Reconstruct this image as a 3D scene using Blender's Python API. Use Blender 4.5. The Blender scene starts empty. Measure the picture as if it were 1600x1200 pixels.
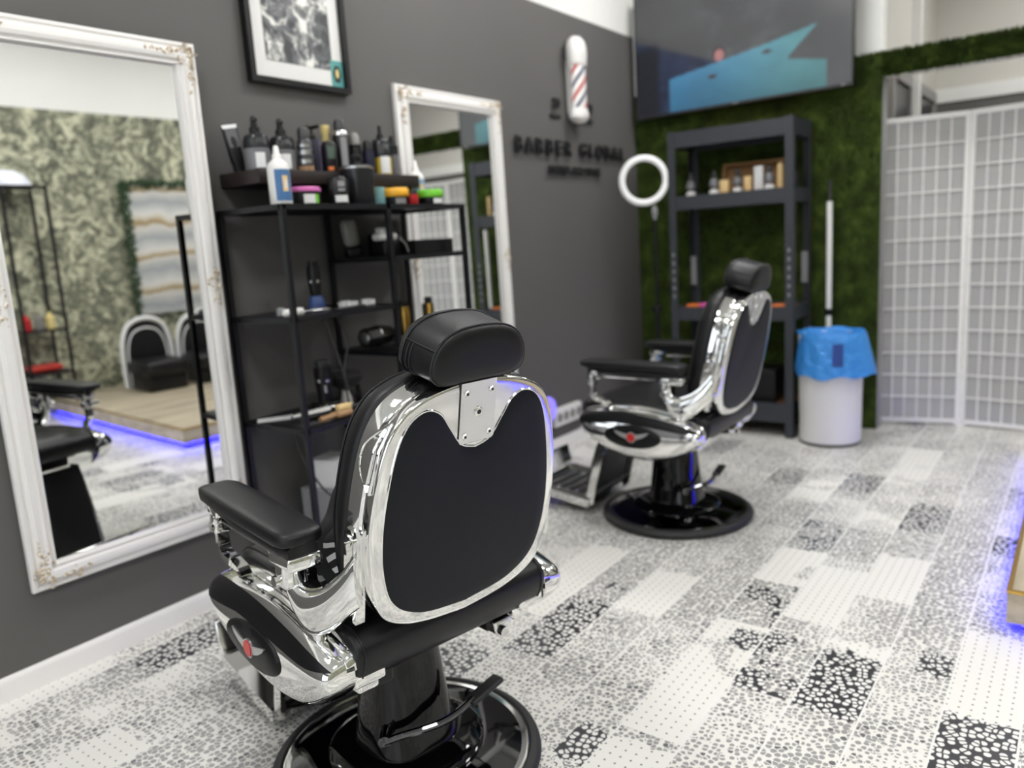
import bpy, math, random
from math import sin, cos, pi, radians, sqrt
from mathutils import Vector, Matrix
random.seed(7)
SC = bpy.context.scene
COL = SC.collection

# ------------------------------------------------------------------ materials
def lin(c):
    return tuple((x/12.92 if x <= .04045 else ((x+.055)/1.055)**2.4) for x in c)
def rgb(r, g, b): return lin((r/255, g/255, b/255))
MATS = {}
def mat(name, col, rough=.5, metal=0., coat=0., emit=None, es=0., spec=.5, trans=0., alpha=1., sheen=0.):
    m = bpy.data.materials.new(name); m.use_nodes = True
    b = m.node_tree.nodes['Principled BSDF']
    b.inputs['Base Color'].default_value = (*col, 1)
    b.inputs['Roughness'].default_value = rough
    b.inputs['Metallic'].default_value = metal
    b.inputs['Coat Weight'].default_value = coat
    b.inputs['Specular IOR Level'].default_value = spec
    b.inputs['Transmission Weight'].default_value = trans
    b.inputs['Alpha'].default_value = alpha
    b.inputs['Sheen Weight'].default_value = sheen
    if emit:
        b.inputs['Emission Color'].default_value = (*emit, 1)
        b.inputs['Emission Strength'].default_value = es
    MATS[name] = m
    return m
def nd(m, t, **kw):
    n = m.node_tree.nodes.new(t)
    for k, v in kw.items():
        if k in n.inputs.keys() if isinstance(k, str) else False: n.inputs[k].default_value = v
        else: setattr(n, k, v)
    return n
def lk(m, a, b): m.node_tree.links.new(a, b)
def bs(m): return m.node_tree.nodes['Principled BSDF']
def math_n(m, op, a, b=None, c=None):
    n = m.node_tree.nodes.new('ShaderNodeMath'); n.operation = op
    for i, v in enumerate((a, b, c)):
        if v is None: continue
        if isinstance(v, (int, float)): n.inputs[i].default_value = v
        else: lk(m, v, n.inputs[i])
    return n.outputs[0]
def mixc(m, f, a, b):
    n = m.node_tree.nodes.new('ShaderNodeMix'); n.data_type = 'RGBA'
    if isinstance(f, (int, float)): n.inputs[0].default_value = f
    else: lk(m, f, n.inputs[0])
    for i, v in ((6, a), (7, b)):
        if isinstance(v, tuple): n.inputs[i].default_value = (*v, 1)
        else: lk(m, v, n.inputs[i])
    return n.outputs[2]
def bump(m, h, strength=.2, dist=.01):
    n = m.node_tree.nodes.new('ShaderNodeBump'); n.inputs['Strength'].default_value = strength
    n.inputs['Distance'].default_value = dist
    lk(m, h, n.inputs['Height']); lk(m, n.outputs[0], bs(m).inputs['Normal'])
def objco(m): return m.node_tree.nodes.new('ShaderNodeTexCoord').outputs['Object']
def noise(m, co, scale, detail=3, rough=.5):
    n = m.node_tree.nodes.new('ShaderNodeTexNoise'); n.inputs['Scale'].default_value = scale
    n.inputs['Detail'].default_value = detail; n.inputs['Roughness'].default_value = rough
    lk(m, co, n.inputs['Vector']); return n
def ramp(m, f, stops):
    n = m.node_tree.nodes.new('ShaderNodeValToRGB'); lk(m, f, n.inputs[0])
    e = n.color_ramp.elements
    while len(e) < len(stops): e.new(.5)
    for x, (p, c) in zip(e, stops): x.position = p; x.color = (*c, 1)
    return n.outputs[0]

mat('chrome', (.86, .86, .85), .07, 1.)
mat('chrome_soft', (.78, .78, .78), .16, 1.)
mat('chrome_dark', (.30, .30, .30), .2, 1.)
m = mat('leather', (.0058, .0060, .0068), .42, spec=.36)
bump(m, noise(m, objco(m), 420, 2).outputs[0], .12, .002)
m = mat('leather_back', (.0048, .0060, .0100), .5, spec=.26)
bump(m, noise(m, objco(m), 500, 2).outputs[0], .10, .0015)
mat('stitch', (.03, .03, .032), .6)
mat('gloss_black', (.002, .002, .0025), .04, spec=.38)
mat('base_chrome', (.13, .13, .135), .05, 1.)
mat('rubber', (.012, .012, .012), .55)
mat('inlay', (.006, .0063, .0068), .42, spec=.22)
mat('badge_red', rgb(200, 40, 38), .3)
mat('badge_silver', (.55, .55, .55), .3, .9)
mat('black_metal', (.005, .0053, .007), .4, spec=.35)
mat('black_plastic', (.006, .006, .0065), .35, spec=.35)
mat('dark_plastic', (.03, .03, .032), .3)
mat('grey_plastic', (.25, .24, .23), .45)
mat('white_plastic', (.78, .77, .75), .35)
mat('white_paint', (.80, .79, .77), .35)
mat('white_gloss', (.82, .80, .78), .28)
mat('label_white', (.75, .75, .75), .5)
mat('silver', (.55, .55, .56), .25, 1.)
mat('gold', rgb(205, 165, 85), .22, 1.)
mat('mirror_glass', (.93, .94, .93), .0, 1.)
mat('dark_wood', rgb(38, 31, 29), .45, spec=.3)
mat('rack_steel', rgb(52, 55, 61), .5, .0)
mat('hdf', rgb(120, 82, 52), .7)
mat('box_wood', rgb(140, 104, 62), .6)
mat('cream', rgb(225, 195, 140), .5)
mat('black_cloth', (.010, .0105, .011), .85, sheen=.05)
mat('ring_white', (.85, .85, .85), .4, emit=(1, 1, 1), es=.05)
mat('led_violet', (.1, .08, .9), .4, emit=(.005, .004, 1.), es=26)
mat('panel_lamp', (.9, .9, .9), .4, emit=(1., .995, .985), es=12)
mat('clear_grey', (.16, .16, .17), .15, spec=.5, coat=.2)
mat('grey_plaster', rgb(150, 150, 150), .7)
mat('smoke', (.016, .017, .019), .22, spec=.4)
mat('sign_black', (.012, .013, .013), .5)

# wall paint: dark grey with a faint roller texture
m = mat('grey_paint', rgb(90, 88, 88), .55, spec=.3)
n = noise(m, objco(m), 1.2, 2)
lk(m, mixc(m, n.outputs[0], rgb(91, 89, 88), rgb(101, 99, 97)), bs(m).inputs['Base Color'])
bump(m, noise(m, objco(m), 260, 2).outputs[0], .06, .002)
m = mat('white_wall', (.80, .80, .77), .7)
n = noise(m, objco(m), 1.5, 3)
lk(m, mixc(m, n.outputs[0], (.76, .76, .73), (.82, .82, .79)), bs(m).inputs['Base Color'])
m = mat('beige_wall', (.60, .58, .53), .7)
m = mat('ceiling_paint', (.82, .82, .80), .8)

# floor: strips of patchwork tile, pebble prints in grey and black on off-white
m = mat('floor_tile', (.8, .8, .78), .32, spec=.4)
co = objco(m)
sep = nd(m, 'ShaderNodeSeparateXYZ'); lk(m, co, sep.inputs[0])
X, Y = sep.outputs[0], sep.outputs[1]
W_, L_ = .1655, .33
sx = math_n(m, 'DIVIDE', math_n(m, 'SUBTRACT', X, 1.745), W_)
ix = math_n(m, 'FLOOR', sx); fx = math_n(m, 'FRACT', sx)
wn = nd(m, 'ShaderNodeTexWhiteNoise', noise_dimensions='1D'); lk(m, ix, wn.inputs['W'])
sy = math_n(m, 'ADD', math_n(m, 'DIVIDE', Y, L_), math_n(m, 'MULTIPLY', wn.outputs[0], 7.3))
iy = math_n(m, 'FLOOR', sy); fy = math_n(m, 'FRACT', sy)
cmb = nd(m, 'ShaderNodeCombineXYZ'); lk(m, ix, cmb.inputs[0]); lk(m, iy, cmb.inputs[1])
wt = nd(m, 'ShaderNodeTexWhiteNoise', noise_dimensions='2D'); lk(m, cmb.outputs[0], wt.inputs['Vector'])
R1 = wt.outputs['Value']
sc2 = nd(m, 'ShaderNodeSeparateColor'); lk(m, wt.outputs['Color'], sc2.inputs[0])
R2, R3 = sc2.outputs[0], sc2.outputs[1]
# pebble cells
def voro(feature, scale, rnd=.75):
    v = nd(m, 'ShaderNodeTexVoronoi', voronoi_dimensions='2D', feature=feature)
    v.inputs['Scale'].default_value = scale*.92; v.inputs['Randomness'].default_value = rnd
    lk(m, co, v.inputs['Vector']); return v
vd = voro('DISTANCE_TO_EDGE', 62).outputs['Distance']
v1 = voro('F1', 62); vF = v1.outputs['Distance']
svc = nd(m, 'ShaderNodeSeparateColor'); lk(m, v1.outputs['Color'], svc.inputs[0]); VR = svc.outputs[0]
lowf = noise(m, co, 5.5, 2).outputs[0]
def step(a, lo, hi):
    n = m.node_tree.nodes.new('ShaderNodeMapRange'); n.clamp = True
    lk(m, a, n.inputs[0]) if not isinstance(a, float) else None
    n.inputs[1].default_value = lo; n.inputs[2].default_value = hi
    return n.outputs[0]
base = (.78, .765, .72); white = (.80, .79, .765); grey = (.30, .293, .29); black = (.035, .035, .04)
# blobs: size follows a slow field so tiles drift from dense to sparse
dens = math_n(m, 'ADD', math_n(m, 'MULTIPLY', lowf, .9), math_n(m, 'MULTIPLY', math_n(m, 'SUBTRACT', R2, .5), .35))
thr = math_n(m, 'SUBTRACT', .60, math_n(m, 'MULTIPLY', dens, .92))          # edge distance needed to be inside a pebble
rad = math_n(m, 'ADD', math_n(m, 'MULTIPLY', dens, .62), .10)
rad = math_n(m, 'ADD', rad, math_n(m, 'MULTIPLY', math_n(m, 'SUBTRACT', VR, .5), .10))
blob = math_n(m, 'MULTIPLY', step(math_n(m, 'SUBTRACT', vd, math_n(m, 'MAXIMUM', math_n(m, 'MULTIPLY', thr, .6), .07)), -.015, .015), step(math_n(m, 'SUBTRACT', math_n(m, 'MINIMUM', rad, .47), vF), -.02, .02))
blobdark = math_n(m, 'GREATER_THAN', VR, .90)
c_blob = mixc(m, blobdark, grey, (.12, .12, .125))
patA = mixc(m, blob, base, c_blob)
sl = math_n(m, 'MULTIPLY', math_n(m, 'LESS_THAN', vd, .05), math_n(m, 'GREATER_THAN', noise(m, co, 40, 1).outputs[0], .6))
patA = mixc(m, math_n(m, 'MULTIPLY', sl, .9), patA, (.07, .07, .075))
# black ground with white pebbles
wv = voro('DISTANCE_TO_EDGE', 56, 1.).outputs['Distance']
wf = voro('F1', 56, 1.).outputs['Distance']
pb = math_n(m, 'MULTIPLY', step(wv, .09, .12), step(math_n(m, 'SUBTRACT', .42, wf), -.03, .03))
patB = mixc(m, pb, black, white)
# white with small dots on a grid
gx = math_n(m, 'SUBTRACT', math_n(m, 'FRACT', math_n(m, 'MULTIPLY', X, 36.3)), .5)
gy = math_n(m, 'SUBTRACT', math_n(m, 'FRACT', math_n(m, 'MULTIPLY', Y, 36.3)), .5)
gd = math_n(m, 'SQRT', math_n(m, 'ADD', math_n(m, 'MULTIPLY', gx, gx), math_n(m, 'MULTIPLY', gy, gy)))
patC = mixc(m, math_n(m, 'LESS_THAN', gd, .10), (.80, .785, .74), (.11, .11, .115))
# ring flowers: concentric bands inside big cells
rv = voro('F1', 26, .6).outputs['Distance']
ring = math_n(m, 'LESS_THAN', math_n(m, 'ABSOLUTE', math_n(m, 'SUBTRACT', rv, .33)), .085)
patD = mixc(m, ring, patA, mixc(m, step(vd, .08, .12), black, white))
wob = math_n(m, 'MULTIPLY', math_n(m, 'SUBTRACT', noise(m, co, 30, 2).outputs[0], .5), .10)
def tiles(boxes):
    tot = None
    for x0, x1, y0, y1 in boxes:
        a = math_n(m, 'COMPARE', X, (x0+x1)/2, (x1-x0)/2)
        b = math_n(m, 'COMPARE', math_n(m, 'ADD', Y, wob), (y0+y1)/2, (y1-y0)/2)
        q = math_n(m, 'MULTIPLY', a, b); tot = q if tot is None else math_n(m, 'MAXIMUM', tot, q)
    return tot
def sx_(i): return 1.745+.1655*i
BX = [(sx_(-4), sx_(-3), 1.75, 2.16), (1.655, sx_(0), 2.10, 2.21), (sx_(1), sx_(2), 1.89, 2.22), (sx_(3), sx_(4), 1.62, 2.05), (sx_(1), sx_(2), 3.29, 3.63),
      (sx_(-1), sx_(0), 3.68, 3.96), (sx_(-10), sx_(-9), 1.10, 1.45), (2.15, sx_(3), 2.2, 2.33), (sx_(-5), sx_(-4), 1.50, 1.71), (sx_(3), sx_(4), 3.15, 3.37), (sx_(-3), sx_(-2), 3.66, 3.92), (1.49, sx_(-1), 1.40, 1.54)]
CX = [(sx_(3), sx_(4), 2.05, 2.52), (sx_(-1), sx_(0), 1.15, 1.55), (sx_(-5), sx_(-4), 2.1, 2.6), (sx_(-3), sx_(-2), 2.15, 2.5), (sx_(0), sx_(1), 2.35, 2.8), (sx_(1), sx_(2), 2.62, 3.0), (sx_(-8), sx_(-7), .55, .9)]
isB = math_n(m, 'MAXIMUM', tiles(BX), math_n(m, 'GREATER_THAN', math_n(m, 'ADD', R1, math_n(m, 'MULTIPLY', math_n(m, 'SUBTRACT', lowf, .5), .5)), .985))
isC = math_n(m, 'MAXIMUM', tiles(CX), math_n(m, 'LESS_THAN', math_n(m, 'ADD', R1, math_n(m, 'MULTIPLY', math_n(m, 'SUBTRACT', lowf, .5), .45)), .10))
isD = math_n(m, 'GREATER_THAN', R3, .86)
colr = mixc(m, isD, patA, patD); colr = mixc(m, isC, colr, patC); colr = mixc(m, isB, colr, patB)
ex = math_n(m, 'MINIMUM', fx, math_n(m, 'SUBTRACT', 1., fx))
grout = math_n(m, 'LESS_THAN', ex, .017)
fy4 = math_n(m, 'FRACT', math_n(m, 'DIVIDE', sy, 4.))
ey = math_n(m, 'LESS_THAN', math_n(m, 'MINIMUM', fy4, math_n(m, 'SUBTRACT', 1., fy4)), .0012)
grout = math_n(m, 'MAXIMUM', grout, ey)
colr = mixc(m, grout, colr, (.80, .79, .76))
lk(m, colr, bs(m).inputs['Base Color'])

# artificial turf
m = mat('turf', rgb(62, 84, 26), .8, spec=.2)
n = noise(m, objco(m), 9, 4)
lk(m, ramp(m, n.outputs[0], [(.3, rgb(40, 51, 17)), (.55, rgb(59, 75, 26)), (.75, rgb(86, 102, 42))]), bs(m).inputs['Base Color'])
# wallpaper: pale blossom clusters on grey green
m = mat('wallpaper', (.4, .42, .35), .7)
co = objco(m)
wrp = nd(m, 'ShaderNodeVectorMath', operation='ADD'); nn = noise(m, co, 4, 3)
lk(m, co, wrp.inputs[0]); lk(m, nn.outputs['Color'], wrp.inputs[1])
n2 = noise(m, wrp.outputs[0], 6.5, 6, .68)
lk(m, ramp(m, n2.outputs[0], [(.38, rgb(78, 80, 68)), (.48, rgb(120, 122, 104)), (.55, rgb(166, 166, 142)), (.64, rgb(214, 212, 184))]), bs(m).inputs['Base Color'])
# marble slabs with ochre veins
m = mat('marble', (.7, .7, .68), .25)
co = objco(m)
sep = nd(m, 'ShaderNodeSeparateXYZ'); lk(m, co, sep.inputs[0])
wz = math_n(m, 'ADD', math_n(m, 'MULTIPLY', sep.outputs[2], 3.4), math_n(m, 'MULTIPLY', noise(m, co, 3, 4).outputs[0], .7))
fr = math_n(m, 'FRACT', wz)
lk(m, ramp(m, fr, [(0., rgb(150, 125, 84)), (.10, rgb(196, 186, 165)), (.22, rgb(214, 214, 210)), (.6, rgb(160, 164, 166)), (.92, rgb(205, 203, 197)), (1., rgb(160, 138, 98))]), bs(m).inputs['Base Color'])
# platform: greyish wood-look tile
m = mat('wood_tile', (.5, .45, .38), .4)
co = objco(m)
mp = nd(m, 'ShaderNodeMapping'); mp.inputs['Scale'].default_value = (3, .5, 6); lk(m, co, mp.inputs[0])
n = noise(m, mp.outputs[0], 3, 6, .6)
lk(m, ramp(m, n.outputs[0], [(.3, rgb(150, 138, 118)), (.5, rgb(182, 170, 148)), (.7, rgb(205, 195, 172))]), bs(m).inputs['Base Color'])
# blue bin liner
m = mat('liner_blue', rgb(60, 150, 235), .25, trans=.12, spec=.5)
bump(m, noise(m, objco(m), 22, 4, .6).outputs[0], .9, .03)
# rice-paper of the folding screen
m = mat('screen_fabric', (.40, .40, .395), .8)
m = mat('art_print', (.5, .5, .5), .6)
co = objco(m); wrp = nd(m, 'ShaderNodeVectorMath', operation='ADD'); nn = noise(m, co, 5, 3)
lk(m, co, wrp.inputs[0]); lk(m, nn.outputs['Color'], wrp.inputs[1])
n2 = noise(m, wrp.outputs[0], 5.5, 5, .6)
lk(m, ramp(m, n2.outputs[0], [(.40, rgb(70, 72, 74)), (.5, rgb(112, 114, 116)), (.56, rgb(170, 170, 166)), (.62, rgb(235, 235, 230))]), bs(m).inputs['Base Color'])
m = mat('ornament', (.7, .64, .54), .5)
n = noise(m, objco(m), 160, 2)
lk(m, ramp(m, n.outputs[0], [(.40, rgb(160, 138, 108)), (.52, rgb(214, 200, 178)), (.62, rgb(236, 230, 220))]), bs(m).inputs['Base Color'])
m = mat('print_cloth', (.02, .02, .02), .8)
co = objco(m); wv_ = nd(m, 'ShaderNodeTexWave'); wv_.inputs['Scale'].default_value = 16; wv_.inputs['Distortion'].default_value = 3.; wv_.inputs['Detail'].default_value = 1
lk(m, co, wv_.inputs['Vector'])
lk(m, ramp(m, wv_.outputs[0], [(.62, (.012, .012, .012)), (.66, (.75, .75, .75))]), bs(m).inputs['Base Color'])
for nm, c in dict(teal=(130, 175, 178), yellow_lid=(240, 176, 48), red_jar=(190, 36, 40), lime_lid=(120, 205, 60), pink_lid=(208, 110, 175),
                  label_blue=(70, 112, 160), label_pale_blue=(140, 160, 195), purple_label=(140, 125, 160), green_label=(74, 92, 80), navy=(24, 24, 50), liquid_yellow=(196, 170, 48),
                  cream_cap=(228, 208, 140), blue_base=(44, 70, 125), tan_wood=(165, 128, 92), orange=(225, 120, 50), pink=(220, 90, 170), red=(200, 60, 50),
                  teal_sticker=(90, 160, 155), stripe_red=(190, 44, 40), stripe_blue=(44, 54, 90), leaf=(40, 66, 34), lamp_shade=(225, 228, 240), dark_frame=(40, 40, 40), label_grey=(140, 140, 142), dark_grey=(86, 86, 88)).items():
    mat(nm, rgb(*c), .4)

# ------------------------------------------------------------------ mesh builder
class G:
    def __init__(s): s.v = []; s.f = []; s.mi = []; s.cur = 0
    def add(s, vs, fs):
        o = len(s.v); s.v += [tuple(p) for p in vs]
        for f in fs: s.f.append(tuple(i+o for i in f)); s.mi.append(s.cur)
        return s
    def box(s, x0, x1, y0, y1, z0, z1):
        return s.add([(x0,y0,z0),(x1,y0,z0),(x1,y1,z0),(x0,y1,z0),(x0,y0,z1),(x1,y0,z1),(x1,y1,z1),(x0,y1,z1)],
                     [(0,3,2,1),(4,5,6,7),(0,1,5,4),(1,2,6,5),(2,3,7,6),(3,0,4,7)])
    def rings(s, rs, closed=True, cap0=True, cap1=True):
        n = len(rs[0]); vs = [p for r in rs for p in r]; fs = []
        for i in range(len(rs)-1):
            for j in range(n if closed else n-1):
                k = (j+1) % n
                fs.append((i*n+j, i*n+k, (i+1)*n+k, (i+1)*n+j))
        if cap0: fs.append(tuple(range(n))[::-1])
        if cap1: fs.append(tuple((len(rs)-1)*n+j for j in range(n)))
        return s.add(vs, fs)
    def lathe(s, prof, seg=32, c=(0,0,0), sq=2.0):
        rs = []
        for r, z in prof:
            ring = []
            for k in range(seg):
                a = 2*pi*k/seg; ca, sa = cos(a), sin(a)
                q = (abs(ca)**sq+abs(sa)**sq)**(-1/sq)
                ring.append((c[0]+r*q*ca, c[1]+r*q*sa, c[2]+z))
            rs.append(ring)
        return s.rings(rs)
    def tube(s, pts, r, seg=10, closed=False):
        P = [Vector(p) for p in pts]; n = len(P); rs = []
        rr = r if isinstance(r, (list, tuple)) else [r]*n
        up = None
        for i in range(n):
            a = P[(i-1) % n] if (closed or i > 0) else P[i]; b = P[(i+1) % n] if (closed or i < n-1) else P[i]
            t = (b-a).normalized()
            if up is None:
                up = t.orthogonal().normalized()
            else:
                up = (up - t*up.dot(t))
                up = up.normalized() if up.length > 1e-6 else t.orthogonal().normalized()
            w = t.cross(up)
            rs.append([P[i]+rr[i]*(cos(2*pi*k/seg)*up+sin(2*pi*k/seg)*w) for k in range(seg)])
        if closed: rs.append(rs[0]); return s.rings(rs, True, False, False)
        return s.rings(rs)
    def cyl(s, a, b, r, seg=16, r2=None): return s.tube([a, b], [r, r if r2 is None else r2], seg)
    def ell(s, c, r, seg=16, rows=8, M=None):
        rs = []
        for i in range(1, rows):
            th = pi*i/rows
            rs.append([(r[0]*sin(th)*cos(2*pi*k/seg), r[1]*sin(th)*sin(2*pi*k/seg), -r[2]*cos(th)) for k in range(seg)])
        if M: rs = [[M @ Vector(p) for p in q] for q in rs]
        rs = [[(p[0]+c[0], p[1]+c[1], p[2]+c[2]) for p in q] for q in rs]
        return s.rings(rs)
    def rbox(s, c, size, r, seg=3):
        h = [x/2 for x in size]; r = min(r, *h); N = 2*seg+2
        rs = []
        # superposed rings: round a box by offsetting a sphere grid
        L = []
        for i in range(seg+1): L.append((-h[2]+r, -pi/2+pi/2*i/seg))
        for i in range(seg+1): L.append((h[2]-r, pi/2*i/seg))
        for z0, ph in L:
            ring = []
            for q, (qx, qy) in enumerate(((1,1),(-1,1),(-1,-1),(1,-1))):
                for i in range(seg+1):
                    a = q*pi/2+pi/2*i/seg
                    ring.append((c[0]+qx*(h[0]-r)+r*cos(ph)*cos(a), c[1]+qy*(h[1]-r)+r*cos(ph)*sin(a), c[2]+z0+r*sin(ph)))
            rs.append(ring)
        return s.rings(rs)
    def prism(s, poly, axis, a, b):
        def P(u, v, w): return {'x': (w,u,v), 'y': (u,w,v), 'z': (u,v,w)}[axis]
        return s.rings([[P(u,v,a) for u,v in poly], [P(u,v,b) for u,v in poly]])
    def xf(s, M):
        s.v = [tuple(M @ Vector(p)) for p in s.v]; return s
def obj(name, g, mt, parent=None, smooth=35, loc=None, rot=None):
    me = bpy.data.meshes.new(name)
    me.from_pydata(g.v, [], g.f)
    mts = mt if isinstance(mt, (list, tuple)) else [mt]
    for k in mts: me.materials.append(MATS[k])
    if len(mts) > 1:
        me.polygons.foreach_set('material_index', g.mi)
    import bmesh
    bm = bmesh.new(); bm.from_mesh(me); bmesh.ops.recalc_face_normals(bm, faces=bm.faces); bm.to_mesh(me); bm.free()
    if smooth:
        me.shade_smooth(); me.set_sharp_from_angle(angle=radians(smooth))
    me.update()
    o = bpy.data.objects.new(name, me); COL.objects.link(o)
    if parent: o.parent = parent
    if loc: o.location = loc
    if rot: o.rotation_euler = rot
    return o
def tag(o, label, cat, group=None, kind=None):
    o['label'] = label; o['category'] = cat
    if group: o['group'] = group
    if kind: o['kind'] = kind
    return o
def thing(name, label, cat, loc=(0,0,0), rz=0., group=None):
    o = bpy.data.objects.new(name, None); COL.objects.link(o); o.empty_display_size = .05
    o.location = loc; o.rotation_euler = (0,0,rz)
    return tag(o, label, cat, group)
def struct(name, g, mt, smooth=0, label=None):
    o = obj(name, g, mt, None, smooth); o['kind'] = 'structure'
    if label: o['label'] = label
    return o
def copy_tree(o, parent=None):
    c = o.copy(); COL.objects.link(c)
    if parent: c.parent = parent
    for ch in list(o.children): copy_tree(ch, c)
    return c
def smoothline(pts, n=6, closed=False):
    P = [Vector(p) for p in pts]; out = []; N = len(P)
    for i in range(N if closed else N-1):
        p0 = P[(i-1) % N] if closed or i > 0 else P[i]; p1 = P[i]; p2 = P[(i+1) % N]
        p3 = P[(i+2) % N] if closed or i+2 < N else p2
        for k in range(n):
            t = k/n
            out.append(.5*((2*p1)+(p2-p0)*t+(2*p0-5*p1+4*p2-p3)*t*t+(3*p1-p0-3*p2+p3)*t**3))
    if not closed: out.append(P[-1])
    return out

# ------------------------------------------------------------------ the room
XR, YB, YF, ZC = 4.45, 4.90, -3.0, 3.15
struct('floor', G().box(-.12, XR+.1, YF, 7.2, -.1, 0), 'floor_tile')
struct('ceiling', G().box(-.12, XR+.1, YF, 7.2, ZC, ZC+.1), 'ceiling_paint')
struct('wall_left', G().box(-.12, 0, YF, YB+.02, 0, 2.473), 'grey_paint')
struct('wall_left_upper', G().box(-.12, -.004, YF, YB+.02, 2.473, ZC), 'white_wall')
struct('wall_back', G().box(-.12, 1.50, YB, YB+.10, 0, ZC), 'white_wall')
struct('trim_5', G().box(1.500, 1.512, YB+.012, YB+.10, 0, 1.985), 'grey_plaster', label='plaster jamb of the passage opening')
struct('trim_1', G().box(1.50, XR, YB, YB+.10, 1.985, 2.105), 'white_wall', label='beam over the passage carrying the turf')
struct('wall_right', G().box(XR, XR+.1, YF, YB+.1, 2.4, ZC), 'white_wall')
struct('wall_right_papered', G().box(XR, XR+.1, YF, YB+.1, 0, 2.4), 'wallpaper')
# room beyond the folding screen
struct('wall_passage_right', G().box(XR, XR+.1, YB+.1, 7.2, 0, ZC), 'grey_paint')  # dimness from lack of light is put into the grey colour here
struct('wall_passage', G().box(1.30, 1.44, YB+.10, 7.1, 0, ZC), 'beige_wall')
struct('wall_far', G().box(1.30, XR+.1, 7.1, 7.2, 0, ZC), 'beige_wall')
struct('trim_2', G().box(1.44, XR, 7.06, 7.1, 2.06, 2.16), 'white_wall')
struct('wall_far_dado', G().box(1.44, XR, 7.075, 7.1, 0, 2.06), 'grey_paint')
struct('trim_6', G().box(1.44, 1.50, 6.06, 6.12, 0, ZC), 'white_wall', label='white post on the passage wall')
for k, (ya, yb) in enumerate(((5.36, 6.0), (6.2, 6.96))):
    g = G(); g.box(1.44, 1.475, ya, ya+.07, 0, 2.12).box(1.44, 1.475, yb-.07, yb, 0, 2.12).box(1.44, 1.475, ya+.07, yb-.07, 2.05, 2.12)
    d = struct('door_%d' % (k+1), G().box(1.44, 1.455, ya+.07, yb-.07, 0, 2.05), 'dark_plastic'); obj('door_frame', g, 'grey_plastic', d, 0)
# shop front behind the camera: wall with an unseen, assumed window opening letting daylight in
g = G(); g.box(-.12, XR+.1, YF-.1, YF, 0, .25).box(-.12, XR+.1, YF-.1, YF, 2.5, ZC).box(-.12, .25, YF-.1, YF, .25, 2.5).box(4.3, XR+.1, YF-.1, YF, .25, 2.5)
struct('wall_front', g, 'grey_paint')
g = G()
for x in (.25, 1.6, 2.95, 4.25): g.box(x, x+.05, YF-.07, YF-.02, .25, 2.5)
g.box(.25, 4.3, YF-.07, YF-.02, .25, .3); g.box(.25, 4.3, YF-.07, YF-.02, 2.45, 2.5)
struct('unseen_window_1', g, 'dark_frame')  # frame bars of the assumed window, unseen from the camera
# baseboard with a small cove on top
prof = [(0, 0), (.014, 0), (.014, .055), (.011, .064), (.006, .070), (0, .072)]
g = G().rings([[(x, YF, z) for x, z in prof], [(x, YB, z) for x, z in prof]])
struct('baseboard_left', g, 'white_gloss', 30)
# ceiling LED panels
ROWS = [(1.0, -1.6), (3.2, -1.6), (1.0, .5), (3.2, .5), (1.0, 2.6), (3.2, 2.6), (1.0, 4.2), (3.2, 4.2)]
cl0 = thing('ceiling_light', 'square white LED panel flush in the ceiling above the shop floor', 'ceiling light', (*ROWS[0], ZC), 0, 'ceiling LED panels')
obj('diffuser', G().box(-.28, .28, -.28, .28, -.018, -.006), 'panel_lamp', cl0, 0)
g = G()
for a in ((-.3, .3, -.3, -.28), (-.3, .3, .28, .3), (-.3, -.28, -.28, .28), (.28, .3, -.28, .28)): g.box(*a, -.022, 0)
obj('light_frame', g, 'white_paint', cl0, 0)
for p in ROWS[1:]:
    c = copy_tree(cl0); c.location = (*p, ZC)
lg = thing('ceiling_light', 'unseen LED panel added to brighten the room beyond the folding screen', 'ceiling light', (2.6, 6.0, ZC))  # added lamp, unseen, keeps the passage walls bright
for ch in cl0.children:
    c = ch.copy(); COL.objects.link(c); c.parent = lg

# artificial turf over the lower back wall and the beam
g = G()
def blades(n, x0, x1, z0, z1, y, g):
    for _ in range(n):
        x = random.uniform(x0, x1); z = random.uniform(z0, z1); L = random.uniform(.014, .03); w = random.uniform(.002, .0045)
        dx, dz = random.gauss(0, .009), random.gauss(-.004, .008)
        a = random.uniform(-.9, .9); ca, sa = cos(a)*w, sin(a)*w
        g.add([(x-ca, y, z-sa), (x+ca, y, z+sa), (x+dx, y-L, z+dz)], [(0, 1, 2)])
yt = YB-.010
g.box(0.004, 1.506, yt, YB-.001, 0, 2.105)
g.box(1.506, XR-.002, yt, YB-.001, 1.985, 2.105)
blades(26000, .01, 1.505, .0, 2.11, yt, g); blades(9000, 1.5, 3.2, 1.98, 2.115, yt, g)
for _ in range(1500):
    x = random.uniform(.2, 3.2); L = random.uniform(.008, .022)
    g.add([(x-.004, YB-.006, 2.103), (x+.004, YB-.003, 2.103), (x+random.gauss(0, .006), YB-.012, 2.103+L)], [(0, 1, 2)])
tag(obj('artificial_turf', g, 'turf', None, 0), 'green artificial turf covering the back wall and beam', 'artificial turf', kind='stuff')

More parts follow.
